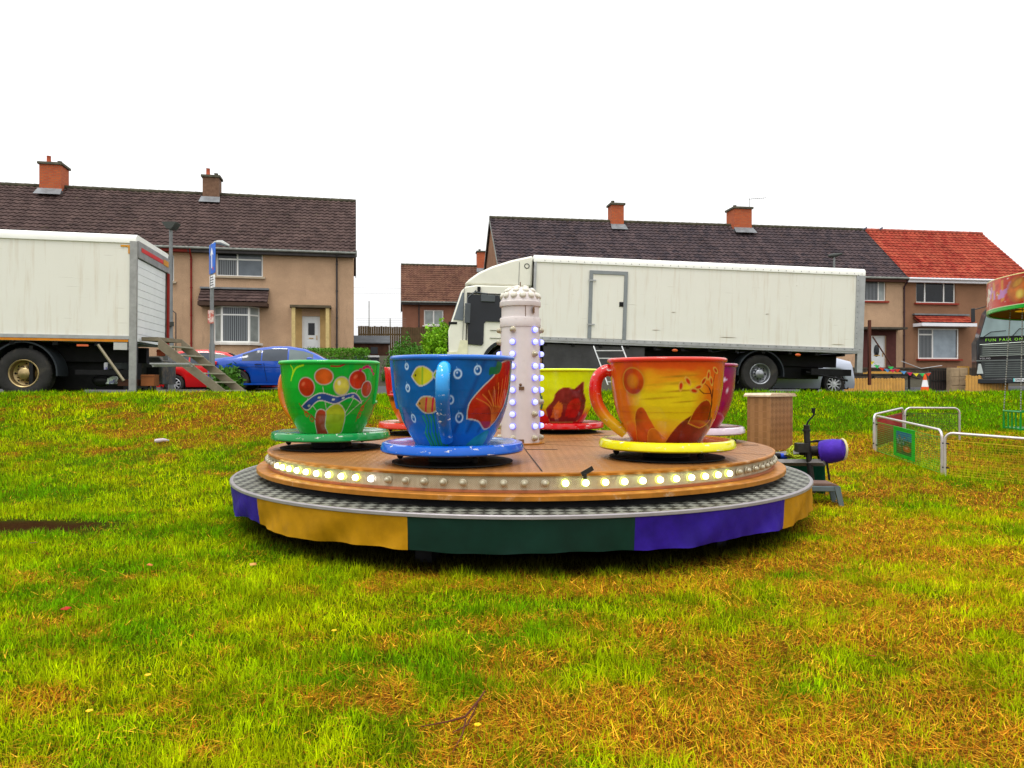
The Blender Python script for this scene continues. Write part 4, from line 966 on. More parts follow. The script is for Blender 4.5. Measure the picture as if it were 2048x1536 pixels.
def bay(e,bw,roofm,cols,sill,facia,lead,dep=.55,ext=.45,red=False):
    x0,x1,z0,z1=bw; o=empty_child('bay_window',e)
    q=MB(); q.prism([(x0,-.0),(x0+.45,-dep),(x1-.45,-dep),(x1,0)],z0-.95 if not red else z0-1.2,z0-.12,'z'); q.build('bay_base',cols,o)
    q=MB(); q.prism([(x0-.15,0.0),(x0+.38,-dep-.12),(x1-.38,-dep-.12),(x1+.15,0)],z0-.118,z0,'z'); q.build('sill',sill,o)
    segs=[((x0+.02,-.02),(x0+.45,-dep),G_net),((x0+.45,-dep),(x1-.45,-dep),G_blind),((x1-.45,-dep),(x1-.02,-.02),G_net)]
    for (a,b,g) in segs:
        a=Vector((*a,0));b=Vector((*b,0)); d=b-a; Lx=d.length; an=math.atan2(d.y,d.x); M_=Matrix.Translation((a.x,a.y,z0+.002))@Matrix.Rotation(an,4,'Z')
        q=MB(); H=z1-z0; f=.07
        q.box(0,Lx,0,.06,0,f,M_); q.box(0,Lx,0,.06,H-f,H,M_); q.box(0,f,0,.06,f,H-f,M_); q.box(Lx-f,Lx,0,.06,f,H-f,M_); q.box(f,Lx-f,.003,.05,H*.74,H*.74+f,M_); q.build('frame',M_upvc,o)
        for (c,d_) in ((f,H*.74),(H*.74+f,H-f)):
            q=MB(); q.box(f-.01,Lx-f+.01,.025,.04,c-.01,d_+.01,M_); q.build('pane',g,o)
    return o
b=bay(e,bw,None,H_tan,mat('white_sill',(.66,.63,.58),.7),None,None)
ca=(tx(402),tx(538),tzL(604,470),tzL(585,470))
def canopy(e,ca,roofm,under,lead,dep=.85):
    x0,x1,z0,z1=ca; o=empty_child('canopy',e)
    q=MB(); roof_slope(q,x0,x1,-dep,z0,-.02,z1,course=.3,pitch=.3,amp=.012); q.build('tiles',roofm,o,auto=False)
    q=MB(); q.box(x0,x1,-dep-.02,-.02,z0-.22,z0-.03); q.build('canopy_fascia',under,o)
    q=MB(); q.box(x0-.02,x1+.02,-.20,-.004,z1-.0,z1+.09); q.build('flashing',lead,o)
canopy(e,(ca[0],ca[1],ca[2]-.05,ca[3]+.15),T_brown,mat('dark_wood_fascia',(.06,.035,.025),.7),M_lead)
px0,px1=tx(582),tx(663); o=empty_child('porch',e)
q=MB(); q.box(px0,px1,-.75,-.003,dr[3]+.38,dr[3]+.50); q.build('porch_roof',mat('porch_top',(.10,.08,.05),.8,var=.3),o)
for xx in (tx(589),tx(656)):
    q=MB(); q.box(xx-.09,xx+.09,-.68,-.50,-.4,dr[3]+.378); q.build('post',mat('cream_post',(.55,.42,.18),.7,var=.15,scale=8,bump=.6,bscale=25),o)
q=MB(); q.box(dr[0]-.5,dr[0]-.001,-.006,-.002,-.4,dr[3]+.37); q.box(dr[1]+.001,dr[1]+.55,-.006,-.002,-.4,dr[3]+.37); q.build('painted_surround',mat('ochre_render',(.46,.30,.12),.8,bump=.3),o)
door(e,dr[0],dr[1],dr[2],dr[3],.10)
chimney(e,.42,EAVE+RISE+.0,.85,.85,.95,M_bbrown,2)
ex=MB(); ex.box(w+.12,w+.18,-.3,.3,EAVE-.35,EAVE-.10); 
ex.build('gutter_end',M_gut,e)
# neighbour, mostly behind the truck
w2=8.05
e2=house('terraced_house',pL(-14),yawL,w2,BL,H_tan,T_brown,'tan roughcast middle house with a tall clay chimney pot, behind the box truck',ops=[(6.4,7.35,3.62,4.95)],gut=M_gut,pipes=(),fasc=mat('red_fascia',(.20,.02,.012),.6))
window(e2,6.4,7.35,3.62,4.95,.10,[(0,1,0,.7,G_dark),(0,1,.7,1,G_dark)],S1)
chimney(e2,.52,EAVE+RISE,1.05,1.1,1.15,M_brick,2)
q=MB(); q.tube([(6.9,-.12,-.4),(6.9,-.12,2.0),(7.2,-.25,2.25),(7.5,-.3,2.0),(7.5,-.3,-.4)],.03,6); q.build('handrail',M_gutd,e2)
e3=house('terraced_house',pL(-22.1),yawL,w2+.05,BL,H_tan,T_brown,'tan roughcast house cut off by the left frame edge, roof only above the truck',ops=[(2,3.4,3.6,4.9)])
window(e3,2,3.4,3.6,4.9,.10,[(0,.5,0,1,G_dark),(.5,1,0,1,G_dark)],S1)
# right terrace
YR=8.5; UR=(math.cos(R(YR)),math.sin(R(YR))); P0=(-.656,41.0); BR=2.25
def pR(t): return (P0[0]+UR[0]*t,P0[1]+UR[1]*t)
def tR(px): k=(px-CX)/F; return (k*P0[1]-P0[0])/(UR[0]-k*UR[1])
def zR(py,px,base=BR): return Z(py,P0[1]+UR[1]*tR(px))-base
WU=24.23/3
labs=['dark roofed house with a bare gable end, behind the lorry cab','dark roofed middle house hidden by the long white lorry','dark roofed house with an oval glazed door, beside the red roofed house']
for k in range(3):
    ops=[(2.2,3.8,3.6,4.9)] if k<2 else []
    if k==2:
        t0=WU*2; dw=(tR(1739)-t0,tR(1772)-t0,zR(742,1757),zR(671,1757)); w1=(tR(1730)-t0-.4,tR(1772)-t0,zR(602,1755),zR(560,1755)); ops=[dw,w1,(1.2,2.9,.6,2.1)]
    e=house('terraced_house',pR(WU*k),YR,WU,BR,H_red if k<2 else H_tan,T_dark,labs[k],ops=ops,left=(k==0),gut=M_gut,fasc=mat('brown_fascia',(.09,.035,.025),.7),pipes=((WU-.05,mat('purple_brown_pipe',(.05,.025,.03),.6),0),) if k==2 else ())
    if k<2: window(e,2.2,3.8,3.6,4.9,.1,[(0,.5,0,1,G_dark),(.5,1,0,1,G_grey)],S1)
    else:
        door(e,*dw,.12,kind='oval'); SR=mat('red_sill',(.28,.04,.025),.7)
        pass
        window(e,*w1,.10,[(0,.75,0,1,G_blind),(.75,1,0,1,G_net)],SR)
        window(e,1.2,2.9,.6,2.1,.1,[(0,.5,0,1,G_dark),(.5,1,0,1,G_grey)],SR)
        q=MB(); q.box(dw[0]-.9,dw[1]+.75,-.9,-.003,dw[3]+.32,dw[3]+.44); q.build('door_canopy',mat('canopy_slab',(.07,.06,.045),.85,var=.3),e)
        q=MB(); q.box(dw[0]-.6,dw[0]-.001,-.008,-.003,-.5,dw[3]+.315); q.box(dw[1]+.001,dw[1]+.65,-.008,-.003,-.5,dw[3]+.315); q.box(dw[0]-.001,dw[1]+.001,-.008,-.003,dw[3]+.001,dw[3]+.315); q.build('painted_surround',mat('maroon_render',(.10,.035,.03),.85,bump=.3),e)
    if k==0: chimney(e,7.68,EAVE+RISE,.78,.8,1.05,M_brick,1)
    if k==1: 
        chimney(e,7.60,EAVE+RISE,1.15,1.15,1.05,M_brick,1)
        q=MB(); cx_=8.1; z_=EAVE+RISE; q.tube([(cx_,3.5,z_+.4),(cx_,3.5,z_+1.75)],.018,5); q.tube([(cx_-.05,3.5,z_+1.7),(cx_+1.1,3.5,z_+1.82)],.014,5)
        for i in range(8): q.tube([(cx_+.1+.13*i,3.3,z_+1.72+.013*i),(cx_+.1+.13*i,3.7,z_+1.72+.013*i)],.008,4)
        q.build('aerial',M_gut,e)
WRd=8.35
t0=24.23; ops=[(tR(1832)-t0,tR(1911)-t0,zR(606,1870),zR(562,1870)),(tR(1836)-t0,tR(1917)-t0,zR(718,1876),zR(657,1876))]
SR=mat('red_sill',(.28,.04,.025),.7); M_wf=mat('white_fascia',(.74,.74,.78),.5,var=.05)
e=house('terraced_house',pR(24.23),YR,WRd,BR,H_red,T_red,'reddish end house with a bright red tiled roof and a white fascia',ops=ops,right=True,gut=M_wf,fasc=M_wf)
o_=ops[0]; window(e,*o_,.08,[(0,.24,0,1,G_dark),(.24,.72,0,1,G_dark),(.72,1,0,1,G_dark)],SR,fr=.07)
o_=ops[1]; window(e,*o_,.02,[(0,.36,0,.80,G_blind),(0,.36,.80,1,G_blind),(.36,.95,0,1,G_pale)],SR,fr=.08)
canopy(e,(o_[0]-.35,o_[1]+.55,o_[3]+.30,o_[3]+.78),T_red,M_wf,M_lead,dep=.8)
# far house
FY=62; e=house('far_house',(X(805,FY),FY),8.5,14,2.75,H_far,T_far,'small brown house with a tiled roof, far off between the two terraces',ops=[(X(850,FY)-X(805,FY)-.1,X(889,FY)-X(805,FY)-.1,3.4,4.7)],left=True,group=None,pipes=((1.35,M_gutd,0),),fasc=M_gutd)
a=X(850,FY)-X(805,FY)-.1;b=X(889,FY)-X(805,FY)-.1
window(e,a,b,3.4,4.7,.1,[(0,.5,0,1,G_net),(.5,1,0,1,G_net)],mat('white_sill',(.66,.63,.58),.7),fr=.1)
chimney(e,X(958,66)-X(805,62)+.9,EAVE+RISE,.95,.9,1.3,M_brick,1)
q=MB(); q.box(-.5,1.2,-1.2,-.01,0.0,1.55); q.build('porch',H_far,e)
# birds on the red roof
for i,(px,lab) in enumerate(((1730,'grey pigeon on the red ridge, nearest the dark roof'),(1762,'grey pigeon on the red ridge, farther from the dark roof'))):
    Yr=47.5; p=P(px,461,Yr); m=MB(); m.tube([(-.16,0,.05),(-.05,0,.10),(.06,0,.14),(.10,0,.22),(.15,0,.24)],[.015,.06,.065,.035,.01],8); m.tube([(0,0,0),(0,0,.1)],.008,4)
    o=m.build('pigeon',mat('pigeon_grey',(.12,.12,.15),.8)); o.location=p; o.rotation_euler=(0,0,.4*i); tag(o,lab,'bird','pigeons on the red roof')

# ================================================================ garden things between the terraces
def leafy(name,c,rad,n,leaf,cols,label,cat,seed=1,shape='dome',group=None):
    rg=np.random.RandomState(seed); pts=[];
    u=rg.normal(size=(n,3)); u/=np.linalg.norm(u,axis=1)[:,None]; u[:,2]=np.abs(u[:,2])*(1 if shape=='dome' else 1)
    rr=rg.rand(n)**(.28); lump=1+.34*(fbm(u[:,0]*2+seed,u[:,1]*2+u[:,2]*2,1.5,3)-.5)*2
    p=u*(rr*lump)[:,None]*np.array(rad)
    if shape=='box': p=np.stack([rg.uniform(-1,1,n)*rad[0],rg.uniform(-1,1,n)*rad[1],rg.rand(n)**.3*rad[2]*(1+.1*fbm(rg.rand(n)*3,rg.rand(n),2))],1)
    a=rg.normal(size=(n,3)); a/=np.linalg.norm(a,axis=1)[:,None]; b=np.cross(a,rg.normal(size=(n,3))); b/=np.linalg.norm(b,axis=1)[:,None]
    l=leaf*(.6+.8*rg.rand(n))[:,None]
    V=np.stack([p-b*l*.35,p+b*l*.35,p+a*l],1).reshape(-1,3); Fs=np.arange(3*n).reshape(n,3)
    me=bpy.data.meshes.new(name); me.from_pydata(V.tolist(),[],Fs.tolist()); me.materials.append(M_leaf); me.update()
    o=bpy.data.objects.new(name,me); col.objects.link(o); o.location=c
    k=rg.rand(n)[:,None]; dep=np.clip(fbm(p[:,0],p[:,2]+p[:,1],2.5,2),0,1)[:,None]
    cc=np.array(cols[0])*(1-k)+np.array(cols[1])*k; cc=cc*(.55+.9*dep); setcol(o,np.repeat(cc,3,0))
    if label: tag(o,label,cat,group)
    return o
t=NT('leaf'); a=t.n('VertexColor',layer_name='paint').outputs[0]; M_leaf=t.fin(a,.6,spec=.2)
def gpt(px,Y,dz=0): x=X(px,Y); return (x,Y,G(x,Y)+dz)
leafy('round_hedge',(X(812,29),29,1.2),(.95,.8,1.75),9000,.07,[(.03,.13,.005),(.07,.22,.01)],'round clipped dark green hedge behind the blue teacup','hedge',3)
leafy('leafy_shrub',(X(880,33),33,1.3),(1.05,.9,2.5),9000,.13,[(.13,.34,.005),(.25,.48,.01)],'loose bright lime green shrub beside the lorry cab','shrub',4)
leafy('low_hedge',(X(655,31),31,1.7),(1.7,.4,1.05),8000,.06,[(.05,.17,.004),(.10,.27,.01)],'low flat topped green hedge behind the blue car bonnet','hedge',5,'box')
leafy('roadside_weed',(X(455,17.6),17.6,G(X(455,17.6),17.6)-.05),(.42,.3,.75),1600,.11,[(.04,.12,.01),(.08,.2,.02)],'tall thin weeds growing at the foot of the sign pole','weed',6)
fe=empty('board_fence',(X(716,49),49,2.2),(0,0,R(4)),'brown weathered vertical board fence behind the small shed','fence')
M_fw=mat('weathered_board',(.10,.07,.035),.85,var=.4,scale=1.2,bump=.5); m=MB(); rr=random.Random(3)
for k in range(52): m.box(k*.145,k*.145+.135,0,.02,0,2.9+rr.uniform(-.02,.02)-.003*k)
b_=m.build('boards',M_fw,fe); 
m=MB(); m.box(0,7.5,.021,.08,2.3,2.4); m.box(0,7.5,.021,.08,.8,.9); m.build('rails',M_fw,fe)
sh=empty('garden_shed',(X(706,43),43,1.9),(0,0,R(10)),'small dark timber shed with a felt roof, left of the round hedge','shed')
M_sh=mat('shed_lap_board',(.075,.035,.022),.8,var=.4,scale=2,bump=.4); m=MB()
for k in range(16): m.prism([(0,.115*k),(-.03,.115*k),(-.005,.115*(k+1)),(0,.115*(k+1))],0,2.0,'x')
m.box(0,2.0,.001,1.6,0,1.85); m.build('wall',M_sh,sh)
m=MB(); m.prism([(-.2,1.80),(.8,2.25),(1.8,1.80),(1.8,1.74),(.8,2.18),(-.2,1.74)],-.1,2.1,'x'); m.build('felt_roof',mat('grey_felt',(.10,.11,.12),.8,var=.2),sh)
m=MB(); m.box(1.0,1.4,-.045,-.033,1.15,1.55); m.build('window',G_dark,sh)
m=MB(); m.box(.15,.55,-.045,-.033,1.05,1.5); m.build('hatch',mat('dark_hatch',(.03,.02,.018),.7),sh)
for i,(px,c,lab) in enumerate(((722,(.02,.08,.10),'dark teal wheelie bin in front of the shed'),(745,(.03,.03,.035),'black wheelie bin in front of the shed, beside the round hedge'))):
    b=empty('wheelie_bin',(X(px,34),34,1.55),(0,0,.2),lab,'bin','bins in front of the shed'); mm=mat('bin_plastic_%d'%i,c,.5)
    m=MB(); m.prism([(-.22,0),(.22,0),(.29,.98),(-.29,.98)],-.28,.28); m.build('body',mm,b); m=MB(); m.prism([(-.32,.99),(.32,.99),(.28,1.07),(-.28,1.07)],-.33,.31); m.build('lid',mat('bin_lid_%d'%i,(.10,.11,.12) if i==0 else (.5,.5,.5),.5),b)
mf=empty('mesh_fence',(X(712,54),54,2.5),(0,0,R(2)),'thin grey wire fence on tall posts above the board fence','fence')
for px in (738,780):
    m=MB(); x=X(px,54)-X(712,54); m.tube([(x,0,0),(x,0,Z(602 if px==738 else 636,54)-2.5)],.035,6); m.build('post',M_gut,mf)
m=MB()
for k in range(6): m.tube([(0,0,Z(655-3.6*k,54)-2.5),(3.6,0,Z(655-3.6*k,54)-2.5)],.007,3)
m.build('wire',M_gut,mf)
ow=MB(); 
for (ya,yb) in ((575,577),(586,588)): ow.tube([P(700,ya,70),P(820,yb,72)],.012,3)
oh=ow.build('overhead_cables',M_gut); tag(oh,'two thin overhead cables crossing the white sky between the terraces','cable')

# ================================================================ lamp posts and sign
def lamp_post(px,ytop,ybase,Y,lab,head):
    p=gpt(px,Y,-.05); e=empty('street_lamp',p,(0,0,0),lab,'street lamp','street lamps by the road'); H=Z(ytop,Y)-p[2]
    mp=mat('lamp_post_grey',(.17,.18,.18),.5,.4,var=.2); m=MB(); m.tube([(0,0,0),(0,0,H*.35),(0,0,H*.36),(0,0,H)],[.075,.07,.05,.045],12); m.build('post',mp,e)
    if head=='flat':
        m=MB(); m.prism([(-.05,H-.02),(.08,H-.02),(.20,H+.14),(.20,H+.17),(-.17,H+.17),(-.17,H+.14)],-.16,.16); m.build('lantern',mat('lantern_dark',(.05,.055,.05),.5),e)
        m=MB(); m.box(-.10,.10,-.10,-.04,H*.42,H*.42+.12); m.build('control_box',mat('lantern_dark',(.05,.055,.05),.5),e)
    elif head=='arm':
        m=MB(); m.tube([(0,0,H-.03),(.08,0,H+.05),(.20,0,H+.04)],.03,8); m.tube([(.12,0,H+.045),(.25,0,H+.03),(.45,0,H-.05)],[.05,.07,.03],8); m.build('lantern',mat('lantern_grey',(.35,.36,.34),.4,.3),e)
    else:
        m=MB(); m.tube([(-.25,0,H),(0,0,H+.02),(.35,0,H+.10)],[.05,.10,.03],8); m.build('lantern',mat('lantern_dark',(.05,.055,.05),.5),e)
    return e
lamp_post(342,458,765,20.5,'grey street lamp with a small flat dark lantern, behind the truck steps','flat')
lamp_post(424,488,768,19.2,'grey lamp pole carrying a blue arrow sign and a white plate','arm')
lamp_post(1668,512,768,32,'street lamp whose head rises above the end of the long lorry','cobra')
p=P(427,520,19.15); s_=empty('road_sign',(p.x,p.y-.07,p.z),(0,0,R(-52)),'blue rectangular road sign with a white up arrow and a white plate beneath','sign')
m=MB(); m.box(-.24,.24,-.012,.012,-.36,.40); m.build('blue_plate',mat('sign_blue',(.008,.13,.60),.35,var=.08,coat=.4),s_,bevel=.01)
m=MB(); m.box(-.03,.03,-.016,-.0125,-.22,.15); m.prism([(-.12,.10),(0,.30),(.12,.10),(0,.16)],-.016,-.0125); m.build('arrow',mat('sign_white',(.8,.8,.8),.4),s_)
m=MB(); m.box(.07,.13,-.016,-.0125,-.28,-.20); m.build('red_mark',mat('sign_red',(.5,.01,.01),.4),s_)
m=MB(); m.box(-.20,.20,-.012,.012,-.72,-.40); m.build('white_plate',mat('sign_white',(.8,.8,.8),.4),s_,bevel=.005)
m=MB()
for k in range(4): m.box(-.14,.14-.03*(k%2),-.016,-.0125,-.66+.065*k,-.64+.065*k)
m.build('text_lines',M_black,s_)
m=MB(); m.box(-.06,.06,.0125,.05,.1,.14); m.box(-.06,.06,.0125,.05,-.6,-.56); m.build('bracket',M_gut,s_)
o=MB(); o.box(-.075,.075,-.08,-.073,-.17,.17); o=o.build('small_notice',mat('notice_white_red',(.75,.6,.55),.5,dirt=(.5,.05,.02),dscale=10,dth=.5)); o.location=P(424,634,19.2); tag(o,'small white and red notice stuck to the sign pole','notice')

# ================================================================ vehicles
M_tyre=mat('tyre_rubber',(.022,.021,.020),.8,var=.3,scale=5,spec=.25,dirt=(.05,.045,.035),dscale=4,dth=.6)
def wheel(par,c,r,w,side,rimc,spokes=0,lorry=False,name='wheel'):
    """axle along local y; side=-1 faces the camera"""
    o=empty_child(name,par); o.location=c
    ri=r*(.56 if lorry else .66)
    m=MB(); m.lathe([(ri,-w/2),(ri+.02,-w/2-.012),(r*.9,-w/2-.015),(r*.985,-w/2+.02),(r,-w/2+.05),(r,w/2-.05),(r*.985,w/2-.02),(r*.9,w/2),(ri,w/2)],48,axis='y')
    for k in range(40):
        if r<.4: break
        a=2*math.pi*k/40; M_=Matrix.Rotation(-a,4,'Y'); m.box(r-.006,r+.006,-w/2+.03,-.01,-.012,.012,M_)
    m.build('tyre',M_tyre,o)
    mr=mat('rim_%s'%('%.2f%.2f%.2f'%rimc),rimc,.35,.7,var=.25,scale=6)
    m=MB()
    if lorry:
        m.lathe([(ri,-w/2+.0),(ri-.012,-w/2-.012),(ri-.03,-w/2),(ri-.05,-w/2+.12),(ri*.62,-w/2+.15),(ri*.55,-w/2+.10),(ri*.42,-w/2+.09),(ri*.40,-w/2+.02),(ri*.30,-w/2-.005),(0,-w/2-.01)],40,axis='y')
        m.build('rim',mr,o); m=MB()
        for k in range(10):
            a=2*math.pi*k/10; m.lathe([(.016,-.03),(.016,.02)],6,c=(ri*.5*math.cos(a),-w/2+.07,ri*.5*math.sin(a)),axis='y')
        for k in range(8):
            a=2*math.pi*k/8; m.ball((ri*.76*math.cos(a),-w/2+.136,ri*.76*math.sin(a)),.028,8,(1,.3,1))
        m.build('wheel_nuts',M_black,o)
    else:
        m.lathe([(ri,-w/2),(ri-.012,-w/2-.008),(ri-.022,-w/2+.02),(ri-.03,-w/2+.10)],40,axis='y')
        for k in range(spokes):
            a=2*math.pi*k/spokes; M_=Matrix.Rotation(-a,4,'Y'); m.prism([(.03,-.022),(ri-.015,-.035 if spokes<9 else -.014),(ri-.015,.035 if spokes<9 else .014),(.03,.022)],-w/2+.005,-w/2+.03,M=M_)
        m.lathe([(.055,-w/2+.02),(.05,-w/2-.003),(0,-w/2-.006)],16,axis='y'); m.build('rim',mr,o)
        m=MB(); m.lathe([(ri-.03,-w/2+.09),(0,-w/2+.09)],24,axis='y'); m.build('brake_disc',M_black,o)
    return o
def car(name,loc,yaw,L_,topz,belt,hw,paint,label,wheels,wr,glass,rim,spokes,cabin,tail=None,roll=0):
    """side profile runs rear (x=0) to nose (x=L_); topz/belt are (x,z) polylines; glass panes are x ranges; width +-hw, camera side is -y"""
    e=empty(name,loc,(0,R(roll),R(yaw)),label,'car')
    N=120; xs=[L_*i/N for i in range(N+1)]
    ti=lambda x: float(np.interp(x,[p[0] for p in topz],[p[1] for p in topz])); bi=lambda x: min(float(np.interp(x,[p[0] for p in belt],[p[1] for p in belt])), ti(x)-.015)
    def low(x):
        z=.20
        for wx in wheels:
            d=abs(x-wx); ra=wr*1.13
            if d<ra: z=max(z,wr+math.sqrt(ra*ra-d*d)*1.0)
        return z
    def hwid(x): u=abs(x/L_-.5)*2; return hw*(1-.12*u**4-.05*u**10)
    def sec(x):
        t_,b_=ti(x),bi(x); l=min(low(x),b_-.05); w=hwid(x); rw=w*(.74 if t_-b_>.12 else .90)
        k=min(1,(t_-b_)/.35)
        rw=w*(.93-.20*k)
        P_=[(w*.93,l),(w*1.0,l+(b_-l)*.35),(w*.985,l+(b_-l)*.72),(w*.965,b_),(w*.965+(rw-w*.965)*.5,b_+(t_-b_)*.50),(rw,b_+(t_-b_)*.86),(rw*.90,b_+(t_-b_)*.965),(rw*.5,t_),(0,t_+.004)]
        return P_
    m=MB(); vs=[]; K=17
    for x in xs:
        s_=sec(x); 
        for (y,z) in s_: vs.append((x,-y,z))
        for (y,z) in s_[-2::-1]: vs.append((x,y,z))
    fs=[(i*K+j,(i+1)*K+j,(i+1)*K+j+1,i*K+j+1) for i in range(N) for j in range(K-1)]
    fs+=[list(range(K)),list(range(N*K,N*K+K))[::-1]]
    m.add(vs,fs,True); m.build('body',paint,e,auto=False)
    m=MB(); m.box(.15,L_-.2,-hw*.85,hw*.85,.17,.42); m.build('underbody',M_black,e)
    def sp(x,f,off=.006,sd=-1):
        t_,b_=ti(x),bi(x); w=hwid(x); k=min(1,(t_-b_)/.35); rw=w*(.93-.20*k); y0=w*.965; 
        if f<.5: y=y0+(rw-y0)*f; 
        else: y=y0+(rw-y0)*.5+(rw-(y0+(rw-y0)*.5))*min(1,(f-.5)/.36)
        return (x,sd*(y+off),b_+(t_-b_)*f)
    for (xa,xb,g) in glass:
        for sd in (-1,1):
            m=MB(); vs=[]; nn=16
            for i in range(nn+1):
                x=xa+(xb-xa)*i/nn; zt=.80
                for f in (.05,.25,.5,.65,zt): vs.append(sp(x,f,.006,sd))
            m.add(vs,[(i*5+j,(i+1)*5+j,(i+1)*5+j+1,i*5+j+1) for i in range(nn) for j in range(4)],True); m.build('side_window',g,e,auto=False)
    # front and rear screens
    for (xa,xb,nm) in cabin:
        m=MB(); vs=[]
        for i in range(9):
            x=xa+(xb-xa)*i/8; 
            for yy in (-.62,-.3,0,.3,.62): vs.append((x,yy*hwid(x),ti(x)+.012-.05*abs(yy)**2))
        m.add(vs,[(i*5+j,(i+1)*5+j,(i+1)*5+j+1,i*5+j+1) for i in range(8) for j in range(4)],True); m.build(nm,G_dark,e,auto=False)
    for wx in wheels:
        for sd in (-1,1):
            wv=wheel(e,(wx,sd*(hw-.11),wr),wr,.21,-1,rim,spokes)
            if sd==1: wv.rotation_euler=(0,0,math.pi)
    m=MB()
    for wx in wheels:
        m.lathe([(wr*1.13,-hw*.93),(wr*1.13,-hw*.5)],24,c=(wx,0,wr),axis='y',a0=0,a1=180)
    m.build('wheel_arch',M_black,e)
    for xa in tail or ():
        m=MB(); z=ti(.08)-.10; m.box(-.01,.30,-hw*.965,-hw*.60,z-.06,z+.05); m.build('tail_light',mat('tail_red',(.55,.01,.015),.25,coat=.8),e,bevel=.02)
    return e
paintB=NT('blue_car_paint').fin((.001,.055,.36),.25,.0,.8,.25); paintR=NT('red_car_paint').fin((.55,.004,.006),.28,.0,.8,.2); paintS=NT('silver_car_paint').fin((.42,.46,.55),.3,.4,.6)
G_tint=glass_mat('tinted_car_glass',(.03,.04,.055)); G_clear=glass_mat('clear_car_glass',(.10,.13,.13))
YC=24.0; x0=X(428,YC)
bc=car('saloon_car',(x0,YC,1.13),7,4.72,[(0,.62),(.03,.93),(.12,1.02),(.7,1.09),(.95,1.17),(1.45,1.36),(1.95,1.43),(2.4,1.43),(2.9,1.35),(3.25,1.20),(3.55,1.02),(4.1,.93),(4.5,.82),(4.68,.62),(4.72,.45)],[(0,.8),(.5,.93),(1.5,.93),(3.0,.90),(4.0,.86),(4.7,.5)],.90,paintB,'shiny blue saloon car parked facing right, in front of the tan end house',[.93,3.78],.335,[(1.05,1.62,G_tint),(1.66,2.42,G_tint),(2.47,3.2,G_clear)],(.05,.05,.055),10,[(.78,1.38,'rear_screen'),(3.02,3.5,'windscreen')],tail=(0,))
m=MB(); m.ball((3.12,-.98,1.0),.10,10,(1,.9,.7)); m.box(3.05,3.15,-.95,-.86,.93,.97); m.build('door_mirror',paintB,bc)
for hx in (1.55,2.75):
    m=MB(); m.tube([(hx-.10,-.905,.83),(hx,-.935,.84),(hx+.10,-.905,.83)],.016,6); m.build('door_handle',M_black,bc)
m=MB(); m.box(.8,3.6,-.925,-.90,.20,.25); m.build('sill_strip',paintB,bc)
m=MB()
for x in (1.72,2.55): m.tube([(x+.1,-.905,.30),(x+.04,-.915,.6),(x,-.90,.88)],.005,4)
m.tube([(.25,-.915,.70),(1.4,-.925,.76),(2.6,-.922,.74),(3.6,-.915,.70)],.007,4)
m.build('door_seams',M_black,bc)
YC=25.6; rc=car('hatchback_car',(X(334,YC)-.15,YC,1.05),8,3.75,[(0,.7),(.04,1.0),(.2,1.15),(.45,1.36),(.9,1.46),(1.6,1.47),(2.2,1.38),(2.7,1.12),(2.9,.98),(3.4,.88),(3.7,.65),(3.75,.5)],[(0,.85),(1,.92),(2.6,.90),(3.7,.6)],.83,paintR,'red hatchback car partly hidden behind the truck steps and blue car',[.62,3.02],.30,[(.55,1.05,G_tint),(1.1,1.7,G_tint),(1.75,2.45,G_clear)],(.62,.63,.65),9,[(.15,.5,'rear_screen'),(2.25,2.75,'windscreen')],tail=(0,))
YC=22.6; slc=car('estate_car',(X(1692,YC)-4.2,YC,1.03),3,4.2,[(0,.6),(.05,.95),(.5,1.05),(1.0,1.12),(1.5,1.45),(2.2,1.5),(2.9,1.46),(3.5,1.15),(4.1,1.0),(4.2,.55)],[(0,.8),(2,.95),(4.2,.9)],.88,paintS,'silver grey car glimpsed beneath the long white lorry',[.85,3.5],.325,[(1.5,2.3,G_tint),(2.4,3.0,G_tint)],(.55,.56,.58),10,[(1.05,1.5,'windscreen')])

# ---- lorries
M_panel=NT('lorry_panel'); t=M_panel; v=t.coord()
cc=t.mix(t.noise(v,1.1,5,.6),(.66,.65,.58),(.73,.72,.66))
stv=t.ramp(t.noise(t.mapping(v,(3.2,3.2,.22)),2.2,7,.7),[(.52,(0,0,0)),(.75,(1,1,1))]); cc=t.mix(t.math('MULTIPLY',stv,.5),cc,(.48,.38,.26))
scr=t.ramp(t.noise(t.mapping(v,(.8,.8,26)),1.6,3,.5),[(.70,(0,0,0)),(.72,(1,1,1))]); cc=t.mix(t.math('MULTIPLY',scr,.5),cc,(.30,.26,.2)); M_panel=t.fin(cc,.5,spec=.3)
M_white=mat('white_cab_paint',(.72,.71,.62),.35,var=.06,scale=2,coat=.3); M_rail=mat('grey_rail',(.36,.37,.37),.4,.5,var=.15,scale=4); M_capr=mat('white_roof_cap',(.80,.80,.76),.4,var=.05)
M_sidel=mat('orange_marker',(.55,.10,.02),.3,coat=.6)
wt=empty('box_lorry',(X(1062,19.3),19.3,1.31),(0,R(1.9),R(3.3)),'long white box lorry with a side door, parked across the back of the field','lorry')
BL_,BH0,BH1=8.72,1.14,3.30
m=MB(); m.box(.02,BL_-.02,.01,2.44,BH0+.14,BH1-.06); m.build('box_body',M_panel,wt)
def cap(m,x0,x1,y,z,dx=1):
    m.prism([(y-.015,z-.10),(y-.02,z),(y+.01,z+.05),(y+.07,z+.085),(y+.2,z+.09),(y+.2,z-.03),(y+.005,z-.10)],x0,x1,'x')
m=MB(); cap(m,-.03,BL_+.03,0,BH1); m.box(-.03,BL_+.03,.2,2.46,BH1+.0,BH1+.088); 
m.build('roof_cap',M_capr,wt)
